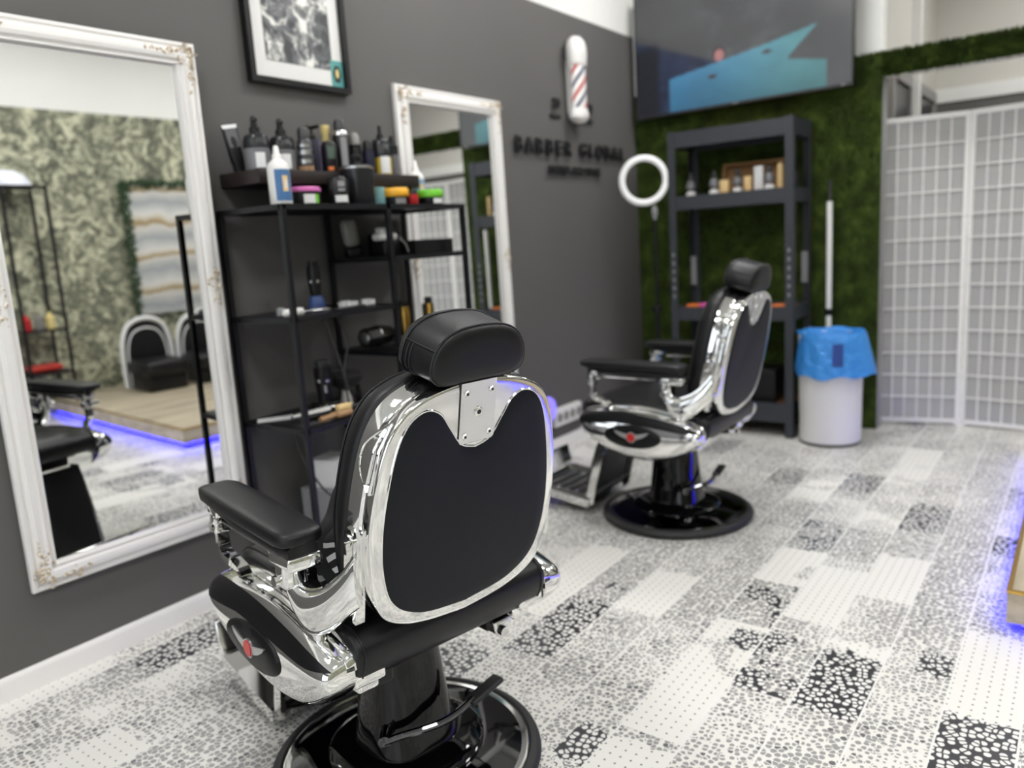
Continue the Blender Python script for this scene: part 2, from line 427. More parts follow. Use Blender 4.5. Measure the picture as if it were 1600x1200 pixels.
# ------------------------------------------------------------------ barber chair
Ax, Az = -.28, .525
_u = Vector((-.09, 0, .44)).normalized(); _n = Vector((-_u.z, 0, _u.x))
def BK(s, u, d): return (Ax+_u.x*u+_n.x*d, s, Az+_u.z*u+_n.z*d)
BEZ = [(0,-.047),(.09,-.038),(.153,-.021),(.195,.006),(.218,.05),(.228,.11),(.232,.19),(.224,.27),(.205,.355),(.172,.41),(.125,.438),(.06,.453),(0,.457)]
PAN = [(0,-.023),(.09,-.013),(.14,.005),(.172,.029),(.193,.065),(.206,.13),(.207,.2),(.198,.275),(.180,.355),(.155,.400),(.120,.417),(.088,.405),(.064,.372),(.036,.334),(0,.322)]
def outline(half, n=5):
    h = smoothline([(a, b, 0) for a, b in half], n)
    h = [(max(p.x, 0), p.y) for p in h]; h[0] = (0, half[0][1]); h[-1] = (0, half[-1][1])
    return h + [(-a, b) for a, b in h[-2:0:-1]]
def inset(loop, k):
    n = len(loop); out = []
    for i in range(n):
        a, b = loop[i-1], loop[(i+1) % n]
        tx, ty = b[0]-a[0], b[1]-a[1]; L = math.hypot(tx, ty) or 1
        out.append((loop[i][0]-ty/L*k, loop[i][1]+tx/L*k))
    return out
def s_at(u):
    for (s0, u0), (s1, u1) in zip(BEZ[3:], BEZ[4:]):
        if u0 <= u <= u1: return s0+(s1-s0)*(u-u0)/(u1-u0)
    return .19
def prof_extrude(g, prof, half, r=.02, dome=.0):
    """side profile (x,z) extruded along y with softened ends"""
    n = len(prof); cx = sum(p[0] for p in prof)/n; cz = sum(p[1] for p in prof)/n
    def ring(y, k): return [(cx+(x-cx)*k, y, cz+(z-cz)*k) for x, z in prof]
    seq = []
    for i in range(5):
        a = pi/2*i/4; seq.append((half-r+r*sin(a), 1-(1-cos(a))*r*5.5))
    seq.append((half+dome, .3))
    rs = [ring(-y, k) for y, k in seq[::-1]] + [ring(y, k) for y, k in seq]
    g.rings(rs)
def make_chair(label):
    t = thing('barber_chair', label, 'barber chair', group='barber chairs')
    # base
    bp = obj('base_plate', G().lathe([(.0,.012),(.296,.012),(.302,.02),(.296,.03),(.24,.045),(.19,.054),(.0,.055)], 64), 'base_chrome', t)
    obj('trim_ring', G().lathe([(.288,.026),(.306,.022),(.306,.028),(.297,.034),(.288,.035)], 64), 'chrome', bp)
    ring = [(.3+.024*max(-.2, cos(a)), .019+.019*sin(a)) for a in [2*pi*k/12 for k in range(12)]]
    g = G(); rs = [[(r*cos(b), r*sin(b), z) for r, z in ring] for b in [2*pi*k/64 for k in range(65)]]
    g.rings(rs, True, False, False); obj('rubber_ring', g, 'rubber', t)
    obj('base_flange', G().lathe([(.0,.05),(.186,.052),(.186,.06),(.176,.068),(.15,.073),(.12,.08),(.0,.08)], 64), 'gloss_black', t)
    obj('pedestal_column', G().lathe([(.0,.07),(.116,.07),(.113,.09),(.104,.13),(.096,.2),(.088,.28),(.080,.36),(.074,.41),(.0,.41)], 56, sq=2.7), 'gloss_black', t)
    g = G(); g.tube(smoothline([(-.095,.118,.150),(-.112,.085,.156),(-.132,.045,.160),(-.148,0,.163),(-.150,-.04,.166),(-.146,-.075,.170),(-.142,-.10,.174)], 5), .0085)
    g.cyl((-.06,.09,.15), (-.098,.119,.15), .014)
    lv = obj('pump_lever', g, 'base_chrome', t)
    g = G(); g.rbox((0,0,0), (.036,.105,.014), .006).xf(Matrix.Translation((-.138,-.140,.178)) @ Matrix.Rotation(radians(6), 4, 'Z') @ Matrix.Rotation(radians(-8), 4, 'X'))
    obj('pedal', g, 'rubber', lv)
    # under-seat carriage
    g = G(); g.rbox((.02,0,.415), (.36,.34,.05), .012); g.box(-.17,.2,-.2,.2,.425,.46)
    g.rbox((-.17,.16,.375), (.05,.05,.05), .006); g.rbox((-.17,-.14,.375), (.04,.04,.05), .006)
    obj('seat_carriage', g, 'black_plastic', t)
    for sg in (1, -1):
        g = G(); g.rbox((-.205,sg*.215,.412), (.075,.07,.035), .006); g.rbox((-.19,sg*.205,.385), (.05,.05,.045), .008)
        obj('carriage_bracket', g, 'chrome', t)
    obj('recline_knob', G().cyl((-.19,-.235,.46), (-.19,-.275,.46), .017), 'chrome', t)
    g = G(); g.rbox((-.2,-.15,.365), (.03,.05,.03), .005); g.cyl((-.19,-.14,.362), (-.23,-.14,.358), .012); obj('release_catch', g, 'chrome', t)
    # seat cushion and the roll behind it
    sp = smoothline([(.30,.455),(.325,.485),(.315,.52),(.27,.543),(.15,.545),(0,.535),(-.10,.528),(-.15,.52),(-.155,.48),(-.14,.455),(.0,.45),(.18,.45)], 4, True)
    g = G(); prof_extrude(g, [(p[0], p[1]) for p in sp], .238, .035); sc_ = obj('seat_cushion', g, 'leather', t, 50)
    g = G(); g.tube([(p[0], .215, p[1]) for p in sp], .0028, 6, True); g.tube([(p[0], -.215, p[1]) for p in sp], .0028, 6, True)
    obj('piping', g, 'leather', sc_)
    rp = smoothline([(-.13,.50),(-.17,.508),(-.225,.505),(-.256,.482),(-.258,.45),(-.242,.415),(-.214,.390),(-.19,.386),(-.16,.41),(-.13,.45)], 4, True)
    g = G(); prof_extrude(g, [(p[0], p[1]) for p in rp], .248, .022, .004); rl = obj('seat_roll', g, 'leather', t, 50)
    g = G()
    for s in (1, -1):
        cx = sum(p[0] for p in rp)/len(rp); cz = sum(p[1] for p in rp)/len(rp)
        g.tube([(cx+(p[0]-cx)*.985, s*.233, cz+(p[1]-cz)*.985) for p in rp], .0028, 6, True)
    obj('piping', g, 'leather', rl)
    # back: chrome shell, leather panel, cushion, plate
    B = outline(BEZ, 5); P = outline(PAN, 5)
    g = G()
    lay = [(.016, .0012), (.006, .0002), (.0045, 0), (.0022, -.0008), (.0006, -.0028), (0, -.006), (.0, -.024), (.001, -.026), (.0045, -.030), (.0045, -.034), (.001, -.038), (0, -.040), (-.003, -.072), (.006, -.080)]
    g.rings([[BK(s, u, d) for s, u in inset(B, k)] for k, d in lay])
    sh = obj('back_shell', g, 'chrome', t, 40)
    g = G(); g.tube([BK(s, u, .0015) for s, u in P], .0022, 6, True); obj('panel_rim', g, 'chrome', sh)
    g = G()
    lay = [(.0, .0), (.002, .004), (.006, .0055), (.03, .0075)]
    g.rings([[BK(s, u, d) for s, u in inset(P, k)] for k, d in lay], True, True, True)
    obj('back_panel', g, 'leather_back', sh, 40)
    g = G(); lay = [(.012, -.072), (-.002, -.078), (-.006, -.090), (-.003, -.115), (.008, -.132), (.03, -.146), (.06, -.152)]
    g.rings([[BK(s, u, d) for s, u in inset(B, k)] for k, d in lay]); cu = obj('back_cushion', g, 'leather', t, 50)
    g = G(); g.tube([BK(s, u, -.128) for s, u in inset(B, .003)], .003, 6, True); obj('piping', g, 'leather', cu)
    g = G(); g.prism([(-.043,.333),(.043,.333),(.043,.455),(-.043,.455)], 'z', 0, .0025)
    g.v = [BK(x, y, z+.0016) for x, y, z in g.v]; pl = obj('headrest_plate', g, 'chrome_soft', sh, 0)
    g = G(); g.prism([(-.0445,.3315),(.0445,.3315),(.0445,.4555),(-.0445,.4555)], 'z', -.001, .0006); g.v = [BK(x, y, z+.0016) for x, y, z in g.v]; obj('plate_gap', g, 'rubber', pl, 0)
    for s, u, r in ((-.030,.348,.0062),(.030,.348,.0062),(-.030,.434,.0062),(.030,.434,.0062),(0,.394,.010)):
        g = G()
        rs = [[BK(s+q*cos(2*pi*k/16), u+q*sin(2*pi*k/16), d) for k in range(16)] for q, d in ((r,.003),(r,.006),(r*.8,.0075),(r*.45,.0075),(r*.40,.0045))]
        g.rings(rs); sw = obj('screw', g, 'chrome', pl)
        g = G(); g.rings([[BK(s+q*cos(2*pi*k/6), u+q*sin(2*pi*k/6), d) for k in range(6)] for q, d in ((r*.5,.0072),(r*.5,.0080))]); obj('screw_socket', g, 'rubber', sw)
    # half-leaf ornaments on the shell's flanks
    for sg in (1, -1):
        g = G(); us = [.275+.125*k/14 for k in range(15)]
        def ob(k): return -.013-.052*sin(pi*(k/14)**.85)**.8
        a = [BK(sg*(s_at(u)+.004), u, -.013) for u in us]; b = [BK(sg*(s_at(u)+.003), u, ob(k)) for k, u in enumerate(us)]
        mid = [BK(sg*(s_at(u)+.010), u, (-.013*.5+ob(k)*.5)) for k, u in enumerate(us)]
        g.rings([a, mid, b], False, False, False)
        g.tube(a, .003, 6); g.tube(b, .0034, 6)
        g.tube([BK(sg*(s_at(u)+.008), u, -.022) for k, u in enumerate(us) if 2 <= k <= 12], .0025, 6)
        obj('shell_ornament', g, 'chrome', sh)
    # hinge bars joining arm castings to the shell
    for sg in (1, -1):
        g = G()
        for d0, w, h0, h1, y in ((-.060,.030,.004,.19,.240),(-.034,.012,.0,.195,.242)):
            pr = [(-w/2, h0), (w/2, h0), (w/2, h1-.012), (w/4, h1), (-w/4, h1), (-w/2, h1-.012)]
            g.rings([[BK(sg*yy, u, d0+a) for a, u in pr] for yy in (y-.02, y, )])
        hb = obj('hinge_bar', g, 'chrome', t, 30)
        for u in (.022, .165):
            c0 = Vector(BK(sg*.237, u, -.060)); g = G(); g.tube([c0, c0+Vector((0, sg*.006, 0)), c0+Vector((0, sg*.0065, 0))], [.0135, .0125, .005], 16)
            obj('bolt', g, 'chrome', hb)
    # headrest
    HR = [(0,.457),(.070,.457),(.098,.464),(.111,.483),(.106,.515),(.084,.543),(.047,.558),(0,.562)]
    H = outline(HR, 4)
    def hr(k, d, lift=0.):
        c = .51
        return [BK(s*k, c+(u-c)*k+lift, d) for s, u in H]
    g = G(); g.rings([hr(.5,.011), hr(.82,.009), hr(.95,.005), hr(.99,.002), hr(1.0,-.002), hr(1.015,-.02,.001), hr(1.03,-.055,.003), hr(1.035,-.085,.005), hr(1.01,-.100,.006), hr(.90,-.113,.006), hr(.6,-.120,.006)])
    hd = obj('headrest', g, 'leather', t, 60)
    g = G(); g.tube([Vector(p) for p in hr(1.003,-.001)], .0026, 6, True); g.tube([Vector(p) for p in hr(1.038,-.086,.005)], .0026, 6, True)
    nH = len(H)
    for i0 in (17, nH-17):
        g.tube([Vector(hr(k, d, l)[i0]) for k, d, l in ((1.003,-.001,0),(1.018,-.02,.001),(1.033,-.055,.003),(1.038,-.086,.005))], .0022, 6)
    for rng in (range(6, 18), range(nH-17, nH-5)):
        for k, d, l in ((1.033,-.062,.0034),(1.036,-.072,.0042)): g.tube([Vector(hr(k, d, l)[i]) for i in rng], .0020, 6)
    obj('piping', g, 'leather', hd)
    g = G(); g.rings([[BK(s, u, d) for s, d in ((.03,-.03),(.03,-.06),(-.03,-.06),(-.03,-.03))] for u in (.43, .48)])
    obj('headrest_post', g, 'chrome', t)
    # arms
    for sg in (1, -1):
        M = Matrix.Translation((.0, sg*.291, .020)) @ Matrix.Rotation(sg*radians(-2), 4, 'Z')
        def sec(x, w, zt, zb, n=32, p=4.):
            r = []
            for k in range(n):
                a = 2*pi*k/n; c, s = cos(a), sin(a)
                y = math.copysign(abs(c)**(2/p), c)*w; z = math.copysign(abs(s)**(2/p), s)
                r.append((x, y, (zt+zb)/2+z*(zt-zb)/2))
            return r
        g = G(); g.rings([sec(-.199,.016,.692,.679), sec(-.194,.034,.697,.674), sec(-.18,.044,.701,.670), sec(-.15,.048,.703,.669), sec(0,.049,.705,.670), sec(.165,.049,.706,.671), sec(.23,.047,.706,.674), sec(.260,.039,.704,.678), sec(.272,.025,.700,.680), sec(.276,.010,.696,.684)])
        g.xf(M); ar = obj('armrest_pad', g, 'leather', t, 55)
        g = G(); g.rings([sec(-.185,.030,.672,.648), sec(-.15,.036,.672,.644), sec(.08,.037,.674,.648), sec(.19,.034,.676,.656), sec(.245,.024,.680,.668)])
        g.xf(M); obj('pad_base', g, 'leather', ar, 55)
        g = G(); g.rbox((-.145,0,.638), (.095,.070,.028), .006); g.rbox((-.118,0,.603), (.042,.050,.065), .008)
        g.box(-.08,.16,-.026,.026,.636,.641)
        g.rbox((.215,.006,.652), (.055,.05,.022), .005); g.rbox((.225,.010,.622), (.028,.040,.050), .006)
        g.xf(M); ah = obj('arm_clamp', g, 'chrome', t)
        for x, z in ((-.110,.585), (.225,.615)):
            g = G(); g.cyl((x,-.034,z), (x,.034,z), .0125).xf(M); obj('bolt', g, 'chrome', ah)
        # front post: S-shaped chrome strap
        path = smoothline([(.225,.010,.630),(.226,.010,.585),(.225,.010,.562),(.212,.008,.545),(.182,.002,.534),(.165,-.006,.518),(.160,-.010,.49),(.160,-.012,.45)], 4)
        rs = []
        for i, p in enumerate(path):
            a = path[max(i-1,0)]; b = path[min(i+1,len(path)-1)]; tt = (b-a).normalized(); nn = Vector((tt.z,0,-tt.x))
            rs.append([p+nn*.009+Vector((0,.013,0)), p+nn*.009-Vector((0,.013,0)), p-nn*.009-Vector((0,.013,0)), p-nn*.009+Vector((0,.013,0))])
        g = G(); g.rings(rs).xf(M); obj('arm_post', g, 'chrome', t, 30)
        # cast bracket from arm to back hinge, leg down to the housing
        g = G()
        S = [(-.092,.287,.622,.572,.014),(-.108,.286,.604,.538,.017),(-.130,.282,.586,.508,.020),(-.165,.277,.586,.496,.022),(-.205,.266,.602,.512,.020),(-.245,.250,.636,.548,.016),(-.272,.238,.672,.572,.012)]
        S = smoothline([Vector((a,b,c,d_,e)) for a,b,c,d_,e in S], 4)
        rs = []
        for i, p in enumerate(S):
            a = S[max(i-1,0)]; b = S[min(i+1,len(S)-1)]; tx, ty = b[0]-a[0], b[1]-a[1]; L = math.hypot(tx, ty); nx, ny = ty/L, -tx/L
            r = []
            for k in range(20):
                an = 2*pi*k/20; q = math.copysign(abs(cos(an))**.7, cos(an)); w = math.copysign(abs(sin(an))**.8, sin(an))
                r.append((p[0]+nx*p[4]*q, sg*(p[1]+ny*p[4]*q), (p[2]+p[3])/2+(p[2]-p[3])/2*w))
            rs.append(r)
        g.rings(rs); cb = obj('arm_casting', g, 'chrome', t, 50)
        g = G(); g.tube([(p[0], sg*p[1], p[2]) for p in S], .0062, 8); obj('casting_rim', g, 'chrome', cb)
        g = G(); rs = []
        for z, rx, ry, x in ((.535,.030,.017,-.150),(.505,.022,.015,-.160),(.475,.020,.014,-.168),(.43,.028,.016,-.18)):
            rs.append([(x+rx*cos(2*pi*k/16), sg*(.276+ry*sin(2*pi*k/16)), z) for k in range(16)])
        g.rings(rs); obj('casting_leg', g, 'chrome', cb, 50)
        # side housing
        TOP = [(.292,.470),(.285,.497),(.262,.510),(.20,.522),(.10,.528),(0,.525),(-.10,.512),(-.18,.492),(-.235,.470),(-.250,.452)]
        BOT = [(.292,.455),(.282,.428),(.25,.395),(.18,.356),(.09,.328),(0,.317),(-.09,.326),(-.17,.352),(-.232,.395),(-.250,.422)]
        tp = smoothline([(x, z, 0) for x, z in TOP], 4); bt = smoothline([(x, z, 0) for x, z in BOT], 4)
        def surf(i, v, off=0.):
            i0 = int(i); fr_ = i-i0; i1 = min(i0+1, len(tp)-1)
            a = tp[i0].lerp(tp[i1], fr_); b = bt[i0].lerp(bt[i1], fr_)
            e = abs(2*i/(len(tp)-1)-1)
            bulge = .034+.048*(1-e**2.6)**.6
            y = .252+(bulge+off)*max(0, sin(pi*v))**.6
            w = .5-.5*cos(pi*v)
            p = a.lerp(b, w)
            return (p.x, sg*y, p.y)
        NV = 20; NU = len(tp)-1
        g = G(); rs = [[surf(i, j/NV) for j in range(NV+1)] for i in range(NU+1)]
        g.rings(rs, True, True, True); ho = obj('side_housing', g, 'chrome', t, 50)
        g = G(); g.rings([[(p.x, sg*y, p.y+z) for y, z in ((.234,-.012),(.234,.003),(.237,.006),(.262,.006),(.268,.002),(.270,-.008))] for p in tp]); obj('housing_rail', g, 'chrome', ho)
        # black inlay band under the top edge: wide in front, pointed at the rear
        g = G(); rs = []
        for q in range(0, 41):
            f = q/40; i = .6+f*(NU-2.6)
            v0 = .10+.12*f; v1 = .56-.22*min(1, f*2.2)**.8+.06*max(0, f-.6)
            if f > .8: v1 = v0+(v1-v0)*max(.02, (1-((f-.8)/.2)**2))
            if f < .06: v0 = .10+.22*(1-f/.06)
            rs.append([surf(i, v0+(v1-v0)*j/8, .0022) for j in range(9)])
        g.rings(rs, False, False, False); obj('housing_inlay', g, 'inlay', ho, 60)
        # oval badge
        cxo, czo, ra, rb = .028, .424, .124, .047
        def oy(x, z):
            lo, hi = 0., float(NU)
            for _ in range(30):
                i = (lo+hi)/2; i0 = int(i); i1 = min(i0+1, NU); f = i-i0
                a = tp[i0].lerp(tp[i1], f); b = bt[i0].lerp(bt[i1], f)
                wv = min(1, max(0, (a.y-z)/max(1e-6, a.y-b.y)))
                if a.x+(b.x-a.x)*wv > x: lo = i
                else: hi = i
            return sg*surf(i, math.acos(1-2*wv)/pi)[1]
        g = G(); rs = []
        for kk, h in ((1.02,-.01),(1.02,.002),(.97,.006),(.6,.0065),(.05,.007)):
            r = []
            for k in range(40):
                a = 2*pi*k/40; x = cxo+ra*kk*cos(a); z = czo+rb*kk*sin(a)+.05*(-(x-cxo))*0.0
                r.append((x, sg*(oy(x, z)+h), z))
            rs.append(r)
        g.rings(rs); em = obj('housing_badge', g, 'inlay', ho, 50)
        def plate(poly, h0, h1):
            g = G(); g.rings([[(cxo+x, sg*(oy(cxo+x, czo+z)+h), czo+z) for x, z in poly] for h in (h0, h1)]); return g
        for wd in (1, -1):
            w = [(.016,-.004),(.026,-.006),(.048,.002),(.066,.012),(.078,.024),(.056,.020),(.036,.015),(.016,.012)]
            obj('badge_wing', plate([(a*wd, b) for a, b in w], .005, .010), 'badge_silver', em, 0)
        obj('badge_roundel', plate([(.021*cos(2*pi*k/24), .021*sin(2*pi*k/24)) for k in range(24)], .005, .0105), 'badge_silver', em)
        obj('badge_centre', plate([(.0175*cos(2*pi*k/24), .0175*sin(2*pi*k/24)) for k in range(24)], .010, .012), 'badge_red', em)
    # footrest: two curved chrome side plates, calf pad, tread plate
    for sg in (1, -1):
        g = G(); pa = smoothline([(.235,.40),(.262,.33),(.292,.24),(.320,.15),(.345,.04)], 5); rs = []
        for i, p in enumerate(pa):
            q = Vector((p[0], p[1])); w = .042-.006*i/len(pa)
            rs.append([(q.x-w*.5, sg*.158, q.y), (q.x+w*.5, sg*.158, q.y), (q.x+w*.5, sg*.172, q.y), (q.x-w*.5, sg*.172, q.y)])
        g.rings(rs); obj('footrest_arm', g, 'chrome', t, 30)
    pa = smoothline([(.26,.40),(.285,.33),(.315,.24),(.34,.16),(.362,.085)], 5); g = G(); rs = []
    for i, p in enumerate(pa):
        e = .012*sin(pi*i/(len(pa)-1))
        rs.append([(p[0]-.012, -.152, p[1]), (p[0]-.012, .152, p[1]), (p[0]+.006+e, .150, p[1]), (p[0]+.014+e, .10, p[1]), (p[0]+.014+e, -.10, p[1]), (p[0]+.006+e, -.150, p[1])])
    g.rings(rs); cp = obj('calf_pad', g, 'leather', t, 50)
    g = G()
    for z in (.15, .24, .32):
        for y in (-.09, 0, .09):
            x = .345-(z-.085)*.345+.022-.02*0
            g.ell((x+.006, y, z), (.004, .009, .009), 10, 6)
    obj('tuft_button', g, 'leather', cp)
    MT = Matrix.Translation((.355, 0, .045)) @ Matrix.Rotation(radians(-7), 4, 'Y')
    g = G()
    g.box(-.01,.30,-.185,-.135,-.014,.022).box(-.01,.30,.135,.185,-.014,.022).box(.28,.30,-.165,.165,-.012,.02).box(-.01,.012,-.165,.165,-.012,.02)
    g.xf(MT); ft = obj('foot_plate', g, 'chrome', t, 0)
    obj('tread', G().box(.012,.28,-.135,.135,-.008,.010).xf(MT), 'rubber', ft, 0)
    for k in range(5):
        obj('tread_rib', G().rbox((.045+.05*k,0,.013), (.012,.24,.008), .003).xf(MT), 'chrome', ft)
    obj('foot_toe_plate', G().rbox((0,0,.06), (.014,.37,.14), .006).xf(MT @ Matrix.Translation((.302,0,-.008)) @ Matrix.Rotation(radians(20), 4, 'Y')), 'chrome', ft)
    return t
ch1 = make_chair('black and chrome barber chair in the foreground with a cape on its seat')
ch1.location = (1.205, 1.205, 0); ch1.rotation_euler = (0, 0, radians(168))
ch2 = copy_tree(ch1); ch2.location = (1.068, 3.066, 0); ch2.rotation_euler = (0, 0, radians(179))
ch2['label'] = 'black and chrome barber chair farther away beside the ring light with an empty seat'
CM = Matrix.Translation((1.205, 1.205, 0)) @ Matrix.Rotation(radians(168), 4, 'Z')

# cape left on the seat
g = G(); N = 46; rows = []
rnd = random.Random(3); ph = [rnd.uniform(0, 6.28) for _ in range(12)]
for i in range(N+1):
    row = []
    for j in range(N+1):
        u = i/N*2-1; v = j/N*2-1
        x = -.035+.12*u; y = .095+.13*v
        r = sqrt(u*u+v*v*.8); a = math.atan2(v, u)
        h = .19*max(0, 1-sqrt((u+.25)**2+(v-.25)**2*.8))**.8*(.8+.2*sin(3*a+ph[0]))
        h += .018*sin(9*u+5*v+ph[1])*max(0, 1.15-r)+.012*sin(-6*u+13*v+ph[2])*max(0, 1.15-r)+.008*sin(17*u+9*v*v+ph[3])*max(0, 1.15-r)
        k = 1+.10*sin(5*a+ph[4])
        row.append(CM @ Vector((x*k, y*k, .549+max(.0, h)+.004*(1+sin(11*u+ph[5])*sin(9*v)))))
    rows.append(row)
g.rings(rows, False, False, False)
o = obj('barber_cape', g, 'black_cloth', None, 80)
md = o.modifiers.new('thick', 'SOLIDIFY'); md.thickness = .004; md.offset = 1
tag(o, 'crumpled black cutting cape left on the seat of the near barber chair', 'cape')
g = G(); rs = []
for k in range(15):
    th = k/14; z = .548+.130*th; r = .040*(1-abs(2*th-1)**4)**.5+.006
    rs.append([CM @ Vector((-.108+r*cos(2*pi*q/28)+.006*th, .196+r*.85*sin(2*pi*q/28)-.015*th, z+.006*sin(3*2*pi*q/28))) for q in range(28)])
g.rings(rs)
o = obj('rolled_cape', g, 'black_cloth', None, 80)
tag(o, 'rolled black cloth with white printed stripes and lettering tucked against the near chair back', 'cloth')
g = G()
for z0, z1, a0, a1 in ((.575,.600,-.2,2.6),(.612,.628,.1,2.9),(.556,.566,.6,3.0)):
    for q in range(14):
        pass
def roll_pt(th, q, out=.0012):
    r = .040*(1-abs(2*th-1)**4)**.5+.006+out
    return CM @ Vector((-.108+r*cos(q)+.006*th, .196+r*.85*sin(q)-.015*th, 0.548+.130*th+.006*sin(3*q)))
for t0, slope, wd, qa, qb in ((.30,.22,.10,1.2,3.4),(.52,.22,.10,1.0,3.4),(.75,-.15,.07,.9,3.2),(.12,.10,.05,1.4,3.4)):
    a = []; b = []
    for k in range(11):
        q = qa+(qb-qa)*k/10; th = t0+slope*(k/10-.5)
        a.append(roll_pt(min(.95,max(.05,th)), q)); b.append(roll_pt(min(.95,max(.05,th+wd)), q))
    g.rings([a, b], False, False, False)
obj('printed_stripe', g, 'label_white', o, 60)
def textmesh(txt, size, bold=0., extrude=0., align='CENTER'):
    cu = bpy.data.curves.new('txt', 'FONT'); cu.body = txt; cu.size = size; cu.align_x = align; cu.offset = bold; cu.extrude = extrude
    t_ = bpy.data.objects.new('txt', cu); COL.objects.link(t_)
    dg = bpy.context.evaluated_depsgraph_get(); me = bpy.data.meshes.new_from_object(t_.evaluated_get(dg))
    bpy.data.objects.remove(t_); return me

# ------------------------------------------------------------------ left wall
def wall_M(y, z, x=0.): return Matrix(((0,0,1,x),(1,0,0,y),(0,1,0,z),(0,0,0,1)))
def ornament(g, pts, n, r0, seed):
    rr = random.Random(seed)
    for _ in range(n):
        (y, z), sp = rr.choice(pts)
        r = r0*rr.uniform(.6, 1.25); L_ = .036-r*.8
        c_ = lambda v, c0: max(-L_, min(L_, v))
        yy = y+c_(rr.gauss(0, sp[0]), 0); zz = z+c_(rr.gauss(0, sp[1]), 0)
        a = rr.uniform(0, pi)
        M = Matrix.Rotation(a, 4, 'X')
        g.ell((.030+rr.uniform(-.002, .004), yy, zz), (.006, r, r*.45), 8, 5, M)
def make_mirror(label, w, h, loc, yaw, tilt, corners, mids):
    t = thing('wall_mirror', label, 'mirror', loc); t.rotation_euler = (0, radians(tilt), radians(yaw))
    PR = [(0,0),(0,.016),(.004,.022),(.012,.025),(.016,.021),(.022,.021),(.030,.033),(.044,.037),(.055,.033),(.060,.024),(.064,.024),(.067,.028),(.071,.028),(.075,.020),(.077,.008)]
    g = G(); rs = []
    for a, b in PR: rs.append([(b, -w/2+a, -h/2+a), (b, w/2-a, -h/2+a), (b, w/2-a, h/2-a), (b, -w/2+a, h/2-a)])
    g.rings(rs, True, False, False); obj('mirror_frame', g, 'white_gloss', t, 32)
    obj('mirror_backing', G().box(-.0, .004, -w/2+.003, w/2-.003, -h/2+.003, h/2-.003), 'dark_wood', t, 0)
    a = .070
    obj('mirror_pane', G().box(.006, .010, -w/2+a, w/2-a, -h/2+a, h/2-a), 'mirror_glass', t, 0)
    g0 = .036
    for cy, cz in corners:
        g = G(); y = cy*(w/2-g0); z = cz*(h/2-g0); pts = [((y, z), (.014, .014))]*4
        for k in range(1, 6):
            f = .024*k; sp = .012-.0016*k
            pts += [((y-cy*f, z), (.008, sp)), ((y, z-cz*f), (sp, .008))]
        ornament(g, pts, 80, .010, int(cy*7+cz*3+20)); obj('corner_ornament', g, 'ornament', t, 60)
    for cy, cz in mids:
        g = G(); pts = []
        if cy:
            y = cy*(w/2-g0)
            for k in range(-3, 4): pts.append(((y, cz+.018*k), (.012-.0022*abs(k), .008)))
        else:
            for k in range(-3, 4): pts.append(((.018*k, cz), (.008, .012-.0022*abs(k))))
        ornament(g, pts, 44, .009, 5); obj('side_ornament', g, 'ornament', t, 60)
    return t
C4 = [(1,1),(-1,1),(1,-1),(-1,-1)]
make_mirror('large white ornate framed mirror at left reflecting the pale floral wallpaper', .735, 1.63, (.028, 1.262, 1.107), -1.9, .5, C4, [(1,.03),(-1,.03)])
make_mirror('white ornate framed mirror behind the black shelf unit reflecting green turf and folding screen', .757, 1.63, (.008, 2.985, 1.107), 0, -.35, C4, [(1,.03),(-1,.03)])
# framed print
t = thing('framed_print', 'black framed black and white print on white mat with teal sticker', 'picture', (0, 2.115, 0))
y0, y1, z0, z1 = -.243, .232, 1.845, 2.52
g = G()
for a in ((y0,y1,z0,z0+.022),(y0,y1,z1-.022,z1),(y0,y0+.022,z0+.022,z1-.022),(y1-.022,y1,z0+.022,z1-.022)): g.box(.001,.032,*a)
obj('picture_frame', g, 'black_plastic', t, 0)
obj('mat_board', G().box(.004,.012,y0+.02,y1-.02,z0+.02,z1-.02), 'white_plastic', t, 0)
obj('print', G().box(.012,.0135,y0+.085,y1-.075,z0+.085,z1-.09), 'art_print', t, 0)
s_ = obj('sticker', G().box(.0135,.0145,y1-.085,y1-.024,z0+.024,z0+.125), 'teal_sticker', t, 0)
obj('sticker_emblem', G().prism([(y1-.0545+.022*cos(2*pi*k/6), z0+.074+.036*sin(2*pi*k/6)) for k in range(6)], 'x', .0145, .0155), 'dark_plastic', s_, 0)
obj('sticker_centre', G().prism([(y1-.0545+.009*cos(2*pi*k/8), z0+.076+.018*sin(2*pi*k/8)) for k in range(8)], 'x', .0155, .016), 'cream_cap', s_, 0)
# shop sign
t = thing('shop_sign', 'raised black lettering BARBER GLOBAL with small line beneath on the grey wall', 'sign', (0, 4.08, 1.6))
def wtext(txt, y, z, size, bold, ex, part, parent, mt='sign_black', sxc=1.):
    me = textmesh(txt, size, bold, ex); me.materials.clear(); me.materials.append(MATS[mt])
    o = bpy.data.objects.new(part, me); COL.objects.link(o)
    o.parent = parent; o.matrix_local = Matrix.Translation(-Vector(parent.location)) @ wall_M(y, z, .018) @ Matrix.Diagonal((sxc, 1, 1, 1))
    return o
def spaced_word(txt, ya, yb, z, size, bold, part, parent):
    n = len(txt)
    for k, c in enumerate(txt):
        wtext(c, ya+(yb-ya)*k/(n-1), z, size, bold, .008, part, parent)
spaced_word('BARBER', 3.515, 4.005, 1.688, .112, .0025, 'letter', t)
spaced_word('GLOBAL', 4.175, 4.655, 1.690, .108, .0025, 'letter', t)
wtext('BARBER AND STYLE', 4.083, 1.586, .058, .002, .005, 'small_lettering', t, sxc=1.12)
for y, tx in ((3.905, '20'), (4.268, '22')):
    wtext(tx, y, 1.945, .072, .002, .005, 'numeral', t)
    obj('bar', G().box(.004,.014,y-.05,y+.05,1.893,1.908), 'sign_black', t, 0).location = (0, -4.08, -1.6)
